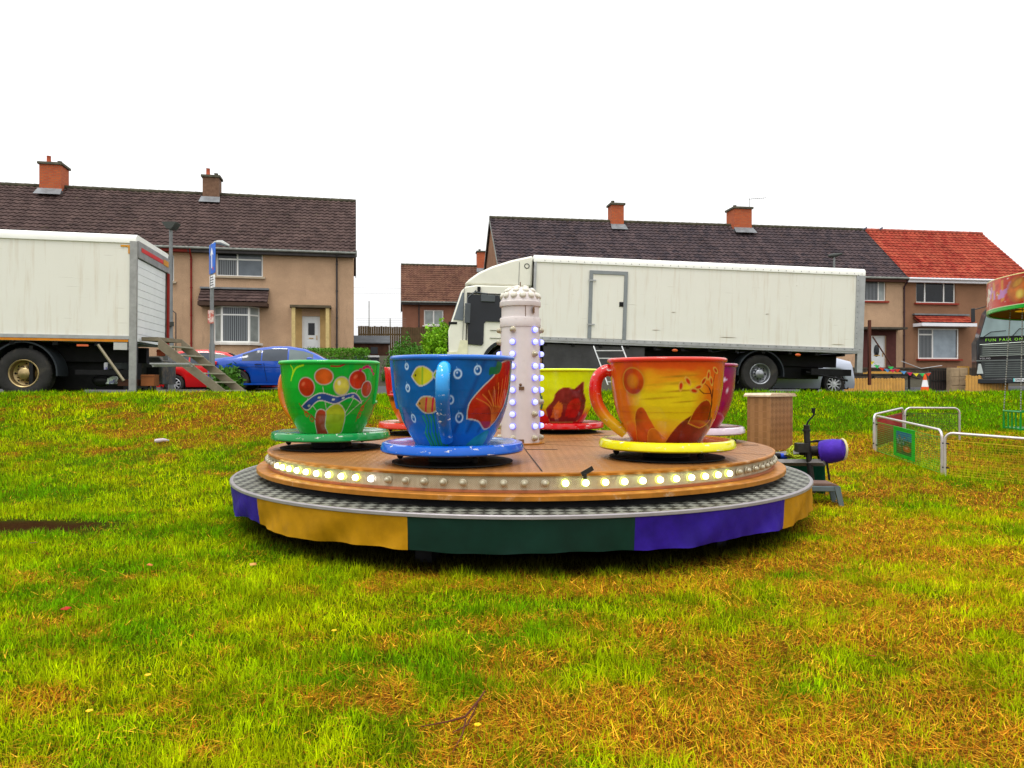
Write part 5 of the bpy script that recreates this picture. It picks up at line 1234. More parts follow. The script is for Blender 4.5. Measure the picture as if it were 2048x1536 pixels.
m=MB(); m.box(-.01,BL_+.01,-.02,.03,BH0,BH0+.14); m.box(0,BL_,-.035,-.02,BH0+.05,BH0+.065); m.box(0,BL_,.031,2.4,BH0+.01,BH0+.12); m.m=1
for k in range(42): m.ball((.25+.205*k,-.036,BH0+.105),.012,5)
for k in range(42): m.ball((.25+.205*k,-.022,BH1-.055),.011,5)
for k in range(14): m.ball((BL_-.16,-.02,BH0+.25+.14*k),.011,5)
m.build('side_rail',[M_rail,M_dark],wt)
m=MB(); m.box(BL_-.20,BL_-.12,-.018,.008,BH0+.142,BH1-.105); m.box(BL_-.121,BL_+.03,-.022,.10,BH0-.5,BH1-.105); m.build('corner_post',M_rail,wt); m=MB(); m.box(-.02,.04,-.018,.06,BH0+.142,BH1-.105); m.build('corner_post',M_rail,wt)
dx0,dx1=1.42,2.42; m=MB(); dz0,dz1=BH0+.142,BH1-.26

for (xa,za,ln) in ((1.75,.75,.5),(3.1,.42,.22),(3.6,.9,.12),(4.9,.30,.45),(6.1,.95,.1),(7.9,.22,.35),(6.9,1.72,.03)):
    m=MB(); z_=BH0+za; m.prism([(xa,z_),(xa+ln*.4,z_-.006),(xa+ln,z_+.004),(xa+ln*.6,z_+.010),(xa+ln*.2,z_+.007)],.004,.0095); m.build('scrape_mark',mat('scrape_brown',(.30,.24,.17),.8,var=.4),wt)
m=MB(); m.box(dx0,dx0+.09,-.03,.008,dz0,dz1); m.box(dx1-.09,dx1,-.03,.008,dz0,dz1); m.box(dx0+.09,dx1-.09,-.03,.008,dz1-.09,dz1)
df=m.build('door_frame',mat('grey_door_frame',(.22,.24,.25),.5,.3,var=.15),wt)
m=MB(); m.box(dx0+.094,dx1-.094,-.012,.006,dz0+.01,dz1-.094); dl=m.build('side_door',M_panel,wt)
m=MB(); m.box(dx1-.20,dx1-.10,-.026,-.012,dz0+.85,dz0+.97); m.build('latch',M_black,dl)
for z in (dz0+.34,dz0+1.48):
    m=MB(); m.box(dx0-.02,dx0+.17,-.045,-.031,z,z+.035); m.tube([(dx0+.0,-.045,z-.02),(dx0,-.045,z+.055)],.012,6); m.build('hinge',M_rail,wt)
m=MB(); m.box(-1.9,BL_-.3,.75,.95,.78,1.08); m.box(-1.9,BL_-.3,1.5,1.7,.78,1.08)
for k in range(12): m.box(.3+.72*k,.38+.72*k,.05,2.4,1.06,1.138)
m.box(BL_-1.2,BL_-.1,.3,2.2,.55,.72); m.box(3.0,5.2,.9,2.2,.28,1.0); m.box(6.8,8.0,.9,2.0,.45,1.0); m.tube([(BL_-1.3,.4,.62),(BL_-.3,.1,.42)],.03,6); m.build('chassis_and_shade_fill',M_black,wt)  # large black boxes added among the frame to darken the space beneath
m=MB(); m.box(.3,2.95,.10,.5,.42,1.1); m.build('side_tank',mat('dark_grey_tank',(.06,.06,.062),.4,.3,var=.3,scale=2),wt)
m=MB(); m.box(3.1,4.3,.06,.10,.40,.52); m.box(3.1,4.3,.06,.10,.75,.85); m.build('side_guard',M_dark,wt)
for x in (3.72,7.0):
    m=MB(); m.ball((x,-.01,BH0-.09),.05,8,(1.6,.4,.8)); m.build('side_marker',M_sidel,wt)
def mudguard(par,x,r,y0,y1,m_=None):
    m=MB(); m.lathe([(r,y0),(r+.03,y0),(r+.03,y1),(r,y1)],30,c=(x,0,0),axis='y',a0=-5,a1=185); o=m.build('mudguard',m_ or mat('mudguard_plastic',(.025,.03,.036),.5,var=.3),par); return o
wr_=.50; wxr=6.05
mg=mudguard(wt,wxr,.60,.05,.60); mg.location=(0,0,.52)
for y in (.26,2.2): 
    q=wheel(wt,(wxr,y,.52),wr_,.30,-1,(.28,.29,.31),lorry=True)
    if y>1: q.rotation_euler=(0,0,math.pi)
for y in (.26,2.2): 
    q=wheel(wt,(-.62,y,.50),wr_,.28,-1,(.40,.41,.42),lorry=True)
    if y>1: q.rotation_euler=(0,0,math.pi)
# cab
cab=empty_child('cab',wt)
prof=[(-2.10,.62),(-2.14,.75),(-2.16,1.35),(-2.08,1.62),(-1.85,2.42),(-1.72,2.50),(-1.3,2.56),(-.10,2.56),(-.10,.80),(-.05,.62)]
def arch(cx_,cz,r,a0,a1,n): return [(cx_+r*math.cos(R(a0+(a1-a0)*k/n)),cz+r*math.sin(R(a0+(a1-a0)*k/n))) for k in range(n+1)]
profA=[(-2.10,.62),(-2.14,.75),(-2.17,1.35),(-2.10,1.60),(-1.87,2.38),(-1.76,2.50),(-1.5,2.55),(-.12,2.56),(-.12,.66)]+arch(-.62,.50,.60,15,165,12)
m=MB(); m.prism(profA,.06,2.38); m.build('cab_shell',M_white,cab,bevel=.035)
m=MB(); m.lathe([(.60,.03),(.68,.02),(.68,.5),(.60,.5)],24,c=(-.62,0,.50),axis='y',a0=8,a1=172); m.build('wheel_arch',mat('mudguard_plastic',(.025,.03,.036),.5,var=.3),cab)
m=MB(); m.prism([(-1.66,1.02),(-1.70,2.30),(-.48,2.30),(-.48,1.62),(-1.22,1.62),(-1.26,1.56),(-1.26,1.06),(-1.30,1.0)],.03,.058); m.build('side_window',G_dark,cab)
m=MB(); m.prism([(-2.045,1.64),(-1.84,2.34),(-1.80,2.34),(-1.80,1.62)],.045,.059); m.build('quarter_window',G_grey,cab)
m=MB(); m.prism([(-2.125,1.58),(-1.90,2.36),(-1.87,2.36),(-2.09,1.58)],.25,2.2); m.build('windscreen',G_grey,cab)
m=MB(); m.box(-1.72,-.44,.035,.059,2.32,2.345); m.box(-1.72,-1.695,.036,.059,.95,2.315); m.box(-.30,-.292,.036,.0597,.8,2.5); m.box(-1.80,-1.793,.036,.0597,.7,2.5); m.build('door_seam',M_dark,cab)
m=MB(); m.box(-1.36,-1.0,-.06,.02,2.12,2.30); m.tube([(-1.5,.02,2.36),(-1.2,-.05,2.32)],.02,6); m.build('kerb_mirror',mat('mirror_shell',(.08,.09,.10),.4),cab,bevel=.02)
m=MB(); m.box(-1.76,-1.62,-.16,-.04,1.55,2.05); m.tube([(-1.5,.05,2.4),(-1.7,-.1,2.2),(-1.7,-.1,1.5)],.015,6); m.build('wing_mirror',mat('mirror_shell',(.08,.09,.10),.4),cab,bevel=.02)
for x in (-1.42,-.42):
    m=MB(); m.box(x-.04,x+.04,.0,.059,2.38,2.50); m.build('visor_clip',M_black,cab)
m=MB(); m.box(-.62,-.40,.02,.059,1.30,1.335); m.box(-1.1,-.7,.04,.0597,1.20,1.206); m.box(-1.1,-.7,.04,.0597,1.40,1.406); m.build('door_handle',M_black,cab)
m=MB()
for k in range(5): m.box(-2.19,-2.10,.15,2.3,.82+.10*k,.87+.10*k)
m.box(-2.17,-1.95,.05,2.4,1.52,1.58)
m.build('grille',M_black,cab)
m=MB(); m.prism([(-2.19,.62),(-2.17,.80),(-1.92,.82),(-1.85,1.12),(-1.66,1.12),(-1.66,.62)],.03,.058); m.build('corner_panel',mat('cream_corner',(.66,.64,.45),.4),cab)
m=MB(); m.prism([(-1.80,2.565),(-1.68,2.70),(-1.45,2.88),(-1.1,3.06),(-.6,3.24),(-.05,3.38),(-.05,2.565)],.12,2.3); m.build('roof_deflector',M_white,cab,bevel=.05)
m=MB(); m.box(-.40,-.392,.112,.1197,2.6,3.2); m.lathe([(.07,-.004),(.05,-.005)],16,c=(-.2,.117,3.1),axis='y'); m.build('deflector_seam',M_dark,cab)
ld=empty('access_steps',tuple(P(1187,692,18.95)),(0,0,R(3)),'aluminium ladder steps leaning against the side door of the long lorry','ladder')
m=MB(); zt=0; bx_=.26; 
for x in (0,.72):
    m=MB(); m.tube([(x,0,.0),(x+.30,-.38,-.98)],.018,6); m.build('rail',mat('bright_aluminium',(.62,.63,.63),.3,.7),ld)
for k in range(5):
    f=.12+.2*k; m=MB(); m.box(.02+.30*f,.70+.30*f,-.38*f-.05,-.38*f+.05,-.98*f-.012,-.98*f+.012); m.build('tread',mat('bright_aluminium',(.62,.63,.63),.3,.7),ld)

lt=empty('box_truck',(X(270,15.6),15.6,G(X(70,15.6),15.6)-.03),(0,R(.5),R(10.5)),'white box truck with a roller shutter and orange stripe at the left frame edge','truck')
# local x runs left (negative) from the rear corner; z above ground
Lt=7.5; h0,h1=1.20,3.38
m=MB(); m.box(-Lt,-.09,.01,2.46,h0+.13,h1-.05); m.build('box_body',M_panel,lt)
m=MB(); cap(m,-Lt,-.0,0,h1-.02); m.box(-Lt,0,.2,2.48,h1-.04,h1+.067); m.build('roof_cap',M_capr,lt)
m=MB(); m.box(-Lt,-.12,-.02,.03,h0+.06,h0+.13); m.box(-Lt,-.12,.0,2.4,h0,h0+.058); m.build('side_rail',M_rail,lt)
m=MB(); m.box(-Lt,-.14,-.014,-.001,h0+.005,h0+.055); m.build('orange_stripe',mat('orange_stripe',(.55,.19,.01),.5),lt)
m=MB(); m.box(-.30,-.12,-.004,.009,h1-.20,h1-.165); m.box(-.155,-.12,-.004,.009,h1-.34,h1-.2); m.build('corner_mark',mat('orange_mark',(.6,.26,.02),.5),lt)
m=MB(); m.box(-.12,.02,-.02,.05,h0-1.0,h1-.08); m.box(-.08,.03,2.40,2.50,h0-.3,h1-.08); m.box(-.06,.03,.05,2.40,h1-.40,h1-.06); m.build('rear_frame',mat('aluminium_post',(.30,.30,.29),.45,.5,var=.25,scale=4),lt)
m=MB(); m.box(.032,.038,.25,1.9,h1-.26,h1-.17); m.build('red_rear_stripe',mat('red_reflector',(.55,.02,.01),.4),lt)
m=MB(); m.box(.032,.04,1.95,2.35,h1-.27,h1-.14); m.build('orange_plate',mat('orange_mark',(.6,.26,.02),.5),lt)
m=MB(); m.box(.02,.06,2.30,2.40,h0,h1-.42); m.build('red_post',mat('dark_red_post',(.25,.015,.01),.5),lt)
m=MB(); nS=11
for k in range(nS): z0=h0+.02+k*(h1-.44-h0)/nS; m.box(-.035,-.01,.10,2.28,z0+.008,z0+(h1-.44-h0)/nS)
m.build('roller_shutter',mat('shutter_white',(.72,.74,.76),.4,var=.05,dirt=(.2,.2,.2),dscale=5,dth=.72),lt)
m=MB(); m.box(-Lt,-.2,.7,.9,.80,1.15); m.box(-Lt,-.2,1.5,1.7,.80,1.15)
for k in range(9): m.box(-.8-.8*k,-.7-.8*k,.05,2.4,1.12,1.198)
m.box(-3.0,-.5,.9,2.2,.2,1.1); m.box(-1.2,-.15,.15,.25,.52,.62); m.box(-7.3,-4.6,.5,2.2,.25,1.1)  # wide black boxes added to hide bright grass and keep the underside dark
m.build('chassis_and_shade_fill',M_black,lt)
m=MB(); m.box(-2.05,-1.98,.1,2.3,.25,1.1); m.build('mud_flap',M_black,lt)
m=MB(); m.tube([(-.72,.0,h0-.06),(-.22,.0,h0-.80)],.03,6); m.build('tail_strut',mat('worn_strut',(.30,.26,.18),.5,.4),lt)
m=MB(); m.box(-.42,-.16,-.01,.10,h0-.16,h0-.01); m.build('bracket_plate',mat('plate_grey',(.45,.45,.43),.5,.3),lt)
m=MB(); m.box(-1.12,-.90,-.01,.02,h0-.10,h0-.06); m.build('side_marker',M_sidel,lt)
wx_=X(70,15.6)-X(270,15.6); wx_=wx_/math.cos(R(10.5))-.03
mg=mudguard(lt,wx_,.62,.05,.60); mg.location=(0,0,.54)
for y in (.24,2.2):
    q=wheel(lt,(wx_,y,.53),.52,.30,-1,(.36,.27,.13) ,lorry=True)
    if y>1: q.rotation_euler=(0,0,math.pi)
m=MB(); m.box(-Lt+.2,wx_-.9,.05,.10,.45,.95); m.build('side_guard',M_dark,lt)
gn=empty('generator_trailer',(X(262,18.2),18.2,G(X(300,18.2),18.2)),(0,0,R(8)),'dark grey covered trailer standing behind the truck steps','trailer')
m=MB(); m.box(-.2,.72,0,1.1,.30,.86); m.prism([(-.2,.86),(.72,.86),(.64,.98),(-.1,.98)],.02,1.08); m.build('body',mat('generator_grey',(.05,.052,.05),.5,var=.5,scale=3,dirt=(.16,.12,.07),dscale=5,dth=.6),gn,bevel=.02)
for x in (-.12,.36):
    m=MB(); m.box(x,x+.28,-.012,-.001,.45,.72); m.build('vent_panel',M_black,gn)
q=wheel(gn,(.35,.0,.20),.22,.14,-1,(.15,.15,.15),5)
# steps from the tailgate
g1=G(-6.4,16.4)
def stair(A,B,wv,n,label):
    A=Vector(A);B=Vector(B); e=empty('truck_steps',A,(0,0,0),label,'steps'); d=B-A; wv=Vector(wv); M_s=mat('grey_step_steel',(.20,.17,.12),.6,.3,var=.25,scale=4); M_t=mat('step_tread_alu',(.42,.40,.32),.45,.5,var=.2)
    for o_ in (Vector((0,0,0)),wv):
        m=MB(); up=Vector((0,0,.24)); th=wv.normalized()*.02
        q=[o_,o_+d,o_+d-up*.9,o_-up]; q2=[p+th for p in q]; m.add(q+q2,[(0,1,2,3),(7,6,5,4),(0,4,5,1),(1,5,6,2),(2,6,7,3),(3,7,4,0)]); m.build('stringer',M_s,e)
    for k in range(n):
        c=d*((k+.6)/n)-Vector((0,0,.06)); dx=Vector((d.x,d.y,0)).normalized()*.12; th=wv.normalized()*.022; w_=wv-th*2
        for (z,hh) in ((0,.03),(-.06,.012)):
            q=[c-dx+th,c+dx+th,c+dx+th+w_,c-dx+th+w_]; q=[p+Vector((0,0,z)) for p in q]; q2=[p-Vector((0,0,hh)) for p in q]
            mm=MB(); mm.add(q+q2,[(0,1,2,3),(7,6,5,4),(0,4,5,1),(1,5,6,2),(2,6,7,3),(3,7,4,0)])
            if z==0: mm.build('tread',M_t,e)
    m=MB(); q=[Vector((-.35,0,0)),Vector((0,0,0)),wv,wv+Vector((-.35,0,0))]; q2=[p-Vector((0,0,.08)) for p in q]; m.add(q+q2,[(0,1,2,3),(7,6,5,4),(0,4,5,1),(1,5,6,2),(2,6,7,3),(3,7,4,0)]); m.build('landing',M_s,e)
    return e
stair(P(316,674,15.9),P(452,782,16.3),(.12,.85,0),6,'grey metal steps with open treads coming down from the back of the truck')
sf_=empty('folded_ladder',tuple(P(299,727,15.4)),(0,0,0),'folded silver ladder lying level under the truck steps','ladder')
for k,(dy,dz) in enumerate(((0,0),(.12,-.05))):
    m=MB(); m.box(0,.82,dy,dy+.04,dz-.015,dz+.015); m.build('rail',M_rail,sf_)
m=MB(); m.box(.02,.80,.041,.119,-.04,-.02); m.build('rungs',M_rail,sf_)
# clutter under the truck tail
def crate(px,py,w,h,d,c,lab,name='cardboard_box',cat='box',Y=15.9,rot=0,fl=.3):
    p=P(px,py,Y); gg=G(p.x,p.y); e=empty(name,(p.x,Y,max(gg,p.z) if False else p.z),(0,0,rot),lab,cat); mm=mat(name+'_%d'%px,c,.8,var=.2)
    m=MB(); m.box(-w/2,w/2,-d/2,d/2,0,h); m.build('body',mm,e,bevel=.006)
    m=MB(); m.box(-w/2-.004,w/2+.004,-d/2-.004,-d/2-.001,h-.05,h-.03); m.box(-w*.06,w*.06,-d/2-.003,d/2,h+.001,h+.003); m.build('tape',mat('tape_%d'%px,tuple(k*.6 for k in c),.6),e); return e
crate(300,772,.27,.24,.3,(.22,.075,.025),'brown cardboard box on the grass under the truck steps',rot=.12)
crate(262,772,.42,.14,.3,(.06,.025,.015),'flat dark brown box beside the cardboard box under the truck tail',rot=0)
crate(322,712,.10,.14,.2,(.25,.05,.02),'small orange box hanging beneath the steps landing',Y=16.3)
crate(236,738,.28,.13,.25,(.03,.035,.035),'dark grey plastic crate hanging at the truck tail',name='plastic_crate',cat='crate')
b=empty('carrier_bag',tuple(P(222,768,15.9)),(0,0,0),'white and green printed carrier bag under the truck tail','bag')
m=MB(); m.prism([(-.10,0),(.10,0),(.12,.14),(.07,.17),(-.05,.11),(-.12,.02)],-.08,.08); m.build('body',mat('bag_white',(.62,.70,.60),.5,dirt=(.05,.03,.25),dscale=9,dth=.55),b,bevel=.01)
b=empty('carton',tuple(P(213,739,15.9)),(0,0,.2),'white and blue carton standing above the printed bag','carton'); m=MB(); m.box(-.035,.035,-.05,.05,0,.12); m.prism([(-.035,.121),(.035,.121),(.02,.15),(-.02,.15)],-.05,.05); m.build('body',mat('carton_white',(.7,.7,.75),.5,dirt=(.05,.04,.3),dscale=8,dth=.55),b)
bt_=empty('black_sack',tuple(P(204,772,15.9)),(0,0,0),'shiny black plastic sack behind the printed bag','sack'); m=MB(); m.ball((0,0,.12),.17,14,(1.2,.8,.8)); m.tube([(0,0,.24),(.02,0,.32)],[.05,.03],8); m.build('body',mat('black_plastic',(.012,.012,.013),.3,bump=.8,bscale=14),bt_)

# ---- black lorry at the right
YV=27.3; vt=empty('black_lorry',(X(1954,YV),YV,1.0),(0,R(-.6),R(-27)),'black lorry cab facing the camera with green lettering under its windscreen','lorry')
M_blk=mat('black_lorry_paint',(.012,.014,.016),.4,var=.2,coat=.6); M_gr2=mat('grille_grey',(.05,.055,.055),.45,.3,var=.15)
m=MB(); m.prism([(0.02,.38),(.0,.6),(0,1.9),(.10,2.1),(.35,3.05),(.5,3.25),(2.0,3.25),(2.15,3.05),(2.48,2.1),(2.5,1.9),(2.5,.6),(2.46,.38)],0.02,2.0); m.build('cab_shell',M_blk,vt,bevel=.04)
m=MB(); m.prism([(.12,2.06),(.37,3.02),(2.12,3.02),(2.38,2.06)],-.005,.018); m.build('windscreen',glass_mat('windscreen_sky_glass',(.20,.27,.27)),vt)
m=MB(); m.box(.10,2.40,-.04,.018,1.98,2.05); m.tube([(.15,-.04,2.0),(.45,-.05,2.22),(.9,-.05,2.25)],.014,5); m.tube([(1.1,-.04,2.05),(1.3,-.05,2.3),(1.9,-.05,2.28)],.014,5); m.build('wipers',M_black,vt)
m=MB(); m.prism([(.0,-.0),(.0,.40),(2.3,.48),(2.3,.04)],-.03,.0,M=Matrix.Translation((.12,0,1.36))); m.build('upper_grille',M_gr2,vt)
m=MB()
for k in range(5): m.box(.18,2.36,-.045,-.031,1.42+.075*k,1.44+.075*k)
m.tube([(.10,-.04,1.35),(.10,-.04,1.77),(2.42,-.04,1.86),(2.42,-.04,1.40)],.016,5,closed=True); m.build('grille_bars',mat('pale_grille_bar',(.30,.34,.30),.4,.4),vt)
m=MB(); m.box(.15,2.35,-.02,.018,.55,1.15); m.build('lower_grille',M_gr2,vt)
m=MB()
for k in range(7): m.box(.25,2.25,-.03,-.021,.60+.08*k,.62+.08*k)
m.box(-.02,2.5,-.04,.018,1.17,1.21); m.build('lower_bars',mat('dull_bar',(.14,.16,.15),.5,.3),vt)
m=MB(); m.prism([(.0,.72),(.05,1.08),(.13,1.08),(.20,.72)],-.04,.018); m.build('headlamp',mat('headlamp_glass',(.45,.50,.48),.15,.2,coat=1),vt)
m=MB(); m.box(-.01,2.5,-.07,.018,.36,.53); m.build('bumper',M_blk,vt,bevel=.02)
m=MB(); m.box(-.16,-.04,-.1,.05,2.6,3.1); m.tube([(-.1,0,3.05),(.3,.05,3.15)],.02,6); m.build('wing_mirror',M_blk,vt,bevel=.02)
def text(s_,size,m_,par,loc,rot=(R(90),0,0),ext=.004,name='lettering',sp=1.0,sxs=1):
    cu=bpy.data.curves.new(name,'FONT'); cu.body=s_; cu.size=size; cu.extrude=ext; cu.space_character=sp; cu.resolution_u=2
    o=bpy.data.objects.new(name,cu); col.objects.link(o); bpy.context.view_layer.update()
    me=bpy.data.meshes.new_from_object(o.evaluated_get(bpy.context.evaluated_depsgraph_get())); bpy.data.objects.remove(o); bpy.data.curves.remove(cu)
    me.materials.clear(); me.materials.append(m_); o=bpy.data.objects.new(name,me); col.objects.link(o); o.parent=par; o.location=loc; o.rotation_euler=rot; o.scale=(sxs,1,1); return o
text('FUN FAIR ON TOUR',.145,mat('lime_letter',(.30,.75,.05),.4),vt,(.27,-.035,1.885),(R(90),0,0),sp=1.35)
text('VOLVO',.09,mat('silver_letter',(.6,.6,.62),.3,.5),vt,(.09,-.035,1.24),sp=1.2)
pl=empty_child('number_plate',vt); m=MB(); m.box(1.14,1.66,-.085,-.071,.42,.54); m.build('plate',mat('plate_white',(.72,.75,.75),.4),pl); m=MB(); m.box(1.10,1.14,-.085,-.071,.42,.54); m.build('blue_band',mat('plate_cyan',(.1,.5,.5),.4),pl)
text('SP03 VPA',.115,M_black,pl,(1.155,-.087,.44),sp=.88,sxs=.95,name='characters')
for y in (.4,):
    for x in (.3,2.2):
        q=wheel(vt,(x,.9,.5),.50,.3,-1,(.2,.2,.2),lorry=True); q.rotation_euler=(0,0,R(90))

# ---- right background bits
pf_=empty('picket_fence',gpt(1690,27.5,-.1),(0,0,R(4)),'low yellow picket fence behind the end of the long lorry','fence'); M_pk=mat('fresh_timber',(.56,.30,.07),.7,var=.2,scale=2,bump=.3)
def pickets(e,n,h,seed):
    m=MB(); rr=random.Random(seed)
    for k in range(n): x=.115*k; hh=h+rr.uniform(-.012,.012); m.prism([(x,0),(x+.095,0),(x+.095,hh-.02),(x+.048,hh),(x,hh-.02)],0,.02)
    m.build('pickets',M_pk,e); m=MB(); m.box(0,.115*n,.021,.06,h*.25,h*.25+.06); m.box(0,.115*n,.021,.06,h*.75,h*.75+.06); m.build('rails',M_pk,e)
pickets(pf_,20,.62,1)
pf2=empty('picket_fence',gpt(1932,27.2,-.1),(0,0,R(3)),'low yellow picket fence in front of the black lorry','fence'); pickets(pf2,14,.72,2)
pf3=empty('tall_gatepost',gpt(1915,28.2,-.1),(0,0,0),'taller orange timber panel between the stone pier and the black lorry','fence panel'); m=MB(); 
for k in range(4): m.box(.115*k,.115*k+.1,0,.03,0,1.05)
m.build('boards',M_pk,pf3)
gt=empty('garden_gate',gpt(1860,28,-.1),(0,0,R(5)),'dark iron garden gate beside the stone pier','gate'); m=MB(); m.box(0,.05,0,.05,0,1.0); m.box(.78,.83,0,.05,0,1.0); m.box(.051,.779,.01,.04,.92,.97); m.box(.051,.779,.01,.04,.5,.55)
for k in range(6): m.box(.14+.1*k,.17+.1*k,.015,.035,.02,.91)
m.build('frame',M_dark,gt); m=MB(); m.box(.06,.77,.042,.05,.05,.9); m.build('backing_board',mat('dark_timber',(.05,.035,.03),.8),gt)
sp_=MB(); sp_.box(0,.62,0,.3,0,1.0); 
for k in range(3):
    for j in range(2): sp_.box(.01+.31*j+.0,.295+.31*j,-.02,-.001,.03+.32*k,.33+.32*k)
o=sp_.build('stone_pier',mat('pale_stone',(.30,.22,.13),.85,var=.35,scale=3,bump=.5),bevel=.01); o.location=gpt(1902,27.6,-.1); tag(o,'squat pale stone gate pier right of the dark gate','pier')
cn=empty('traffic_cone',gpt(1850,26.4,0),(0,0,0),'orange and white traffic cone beside the dark gate','traffic cone'); m=MB(); m.box(-.2,.2,-.2,.2,0,.04); m.build('base',mat('cone_base',(.06,.10,.25),.6),cn)
m=MB(); m.lathe([(.15,.04),(.115,.22)],16); m.lathe([(.07,.46),(.03,.66),(0,.665)],16); m.build('cone_body',mat('cone_orange',(.7,.10,.01),.4),cn); m=MB(); m.lathe([(.115,.2205),(.07,.4595)],16); m.build('reflective_sleeve',mat('cone_white',(.75,.75,.75),.4),cn)
lb=empty('low_trailer',gpt(1742,28.6,.0),(0,0,R(5)),'low dark flatbed trailer loaded with boards beside the end of the long lorry','trailer'); m=MB(); m.box(0,1.7,0,1.2,.55,.64); m.build('bed',M_dark,lb)
m=MB(); m.box(.2,1.3,.1,.9,.641,.70); m.box(.3,1.1,.2,.8,.701,.73); m.build('boards',mat('board_orange',(.50,.28,.06),.7),lb)
for x in (.15,.9,1.6): m=MB(); m.box(x-.03,x+.03,.08,.14,0,.549); m.build('leg',M_dark,lb)
m=MB(); m.tube([(1.7,.5,.6),(2.3,.5,.45)],.03,6); m.build('towbar',M_dark,lb)
gw=empty('dark_backing_wall',(X(1690,34),34,G(X(1690,34),34)-.1),(0,0,R(6)),'added dark wall standing in for shade and hedge before the right hand houses','wall')  # made-up wall, added for the dark area behind the trailer
m=MB(); m.box(0,9.5,0,.22,0,.62); m.box(-.03,9.53,-.03,.25,.621,.69); m.build('backing_body',mat('backing_dark',(.07,.055,.04),.9,var=.5,scale=4,bump=.5),gw)
def bunting(A,B,n,lab,sag=.12,seed=1,thick=.006):
    A=Vector(A);B=Vector(B); e=empty('bunting_line',A,(0,0,0),lab,'bunting'); m=MB(); pts=[(B-A)*(k/12)-Vector((0,0,sag*4*(k/12)*(1-k/12))) for k in range(13)]; m.tube(pts,thick,4); m.build('cord',M_gut,e)
    cs=[(.6,.02,.08),(.7,.6,.02),(.03,.5,.1),(.65,.05,.02),(.1,.3,.6)]
    for k in range(n):
        f=(k+.5)/n; p=(B-A)*f-Vector((0,0,sag*4*f*(1-f))); m=MB(); m.prism([(p.x-.10,p.z),(p.x+.10,p.z),(p.x+.02,p.z-.11)],p.y-.003,p.y+.003); m.build('flag',mat('flag_%d'%((k+seed)%5),cs[(k+seed)%5],.6),e)
bunting(P(1738,718,24.8),P(1790,738,24.6),5,'coloured bunting running from the lorry tail to the low trailer')
bunting(P(1775,730,24.6),P(1862,745,25.5),7,'coloured bunting sagging across the front of the cone and gate',seed=2)
pr=MB(); pr.tube([P(1802,722,26),P(1842,737,26),P(1884,731,26)],.012,4); pr=pr.build('clothes_prop',M_rail); tag(pr,'thin grey pole lying slanted above the dark gate','pole')
tp=empty('tail_ramp',tuple(P(1738,640,20.2)),(0,0,0),'brown folded tail ramp post standing behind the end of the long lorry','ramp'); m=MB(); m.box(0,.06,0,.08,-1.75,0); m.build('upright',mat('brown_ramp_post',(.10,.03,.02),.6),tp); m=MB(); m.tube([(.10,0,-.45),(.75,.3,-1.2)],.018,6); m.build('stay',mat('brown_ramp_post',(.10,.03,.02),.6),tp)

# ================================================================ small things on the grass
def onG(px,py):      # point on the ground seen at this place in the photo
    lo,hi=2.4,18
    for _ in range(60):
        mid=(lo+hi)/2; z=Z(py,mid)
        if z>G(X(px,mid),mid): lo=mid
        else: hi=mid
    x=X(px,lo); return Vector((x,lo,G(x,lo)))
M_tw=mat('dark_twig',(.10,.03,.015),.8,var=.3)
m=MB(); c=onG(900,1470); U=Vector((0,0,.035))
pa=[onG(842,1470)+U,onG(895,1465)+U*1.3,onG(930,1460)+U*1.6,onG(958,1438)+U*2.4,onG(970,1425)+U*2.8]; pb_=[onG(932,1462)+U*1.5,onG(925,1485)+U,onG(905,1520)+U*.8]; pc_=[onG(955,1440)+U*2,onG(935,1470)+U*1.2,onG(905,1482)+U]
m.tube([p-c for p in pa],[.002,.004,.005,.005,.003],6); m.tube([p-c for p in pb_],[.004,.003,.0015],6); m.tube([p-c for p in pc_],[.003,.004,.002],6)
o=m.build('fallen_twig',M_tw); o.location=c; tag(o,'forked brown twig lying in the grass in the foreground','twig')
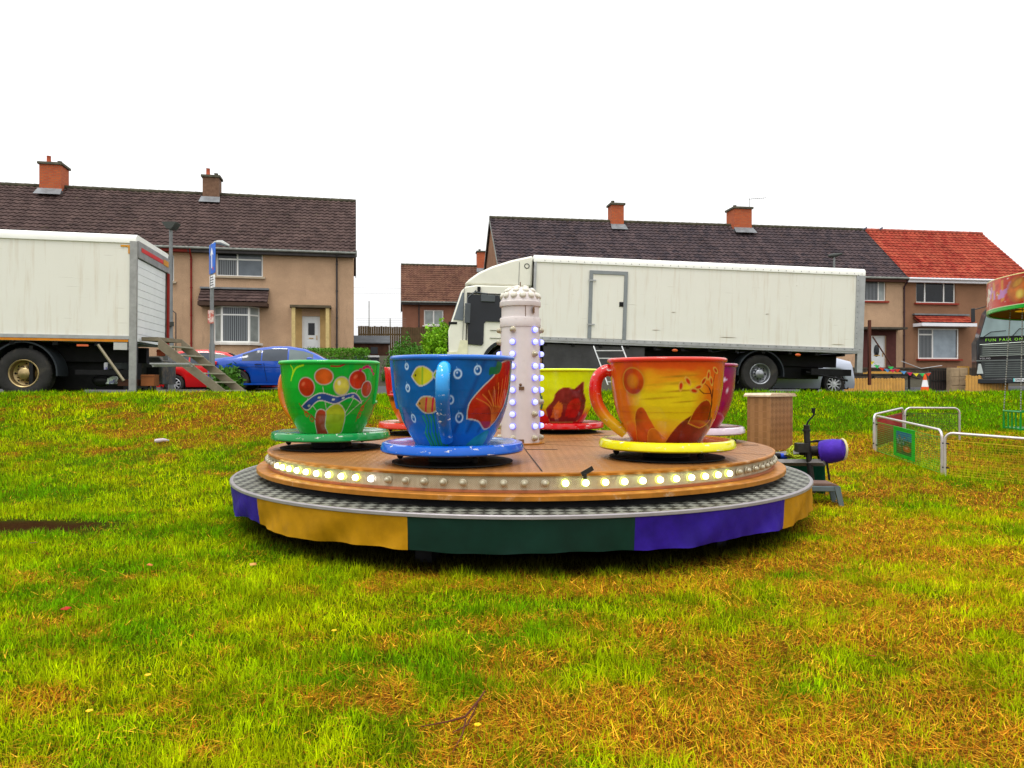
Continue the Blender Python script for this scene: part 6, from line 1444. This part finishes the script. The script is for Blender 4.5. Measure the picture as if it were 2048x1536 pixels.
for i,(px,py,lab) in enumerate(((178,1455,'yellow buttercup in the grass near the bottom left corner'),(955,1484,'yellow buttercup just below the fallen twig'),(295,1380,'yellow buttercup in the left foreground'),(668,1287,'yellow buttercup left of centre in the foreground'))):
    p=onG(px,py); e=empty('buttercup',p,(0,0,0),lab,'flower','small yellow flowers in the grass'); m=MB(); m.tube([(0,0,0),(.003,0,.07)],.0012,4); m.build('stem',mat('stem_green',(.06,.2,.01),.7),e)
    m=MB()
    for k in range(5): a=k*1.2566; m.ball((.009*math.cos(a),.009*math.sin(a),.073),.008,6,(1,1,.35))
    m.build('petals',mat('buttercup_yellow',(.75,.45,.005),.4),e)
p=onG(322,886); e=empty('plastic_bottle',p+Vector((0,0,.035)),(0,0,.5),'crushed clear plastic bottle lying on the grass at the left','bottle'); m=MB(); m.tube([(-.09,0,0),(-.05,0,0),(.03,0,.01),(.07,0,.005),(.09,0,0)],[.025,.033,.028,.02,.012],10); m.build('body',mat('bottle_plastic',(.45,.38,.42),.15,coat=1),e); m=MB(); m.tube([(.091,0,0),(.11,0,0)],.014,8); m.build('cap',mat('bottle_cap',(.2,.4,.35),.4),e)
for i,(px,py,c,lab) in enumerate(((130,1233,(.4,.02,.01),'red scrap of litter in the left foreground grass'),(505,1142,(.6,.3,.08),'orange brown leaf in the grass left of the ride'),(300,1143,(.6,.15,.05),'small orange leaf left of the ride, farthest left'),(1085,1330,(.3,.02,.01),'dark red leaf low in the right foreground'),(68,1097,(.10,.03,.12),'dark purple wrapper beside the bare mud patch'))):
    p=onG(px if px!=1085 else 1743,py); m=MB(); m.add([(-.03,-.01,0),(.02,-.02,.006),(.035,.01,.012),(-.01,.025,.004)],[(0,1,2,3)]); o=m.build('fallen_leaf' if i in (1,2,3) else 'litter_scrap',mat('scrap_%d'%i,c,.7)); sf=o.modifiers.new('t','SOLIDIFY'); sf.thickness=.002
    o.location=p+Vector((0,0,.045)); o.rotation_euler=(.2,.1,i); tag(o,lab,'leaf' if i in (1,2,3) else 'litter')
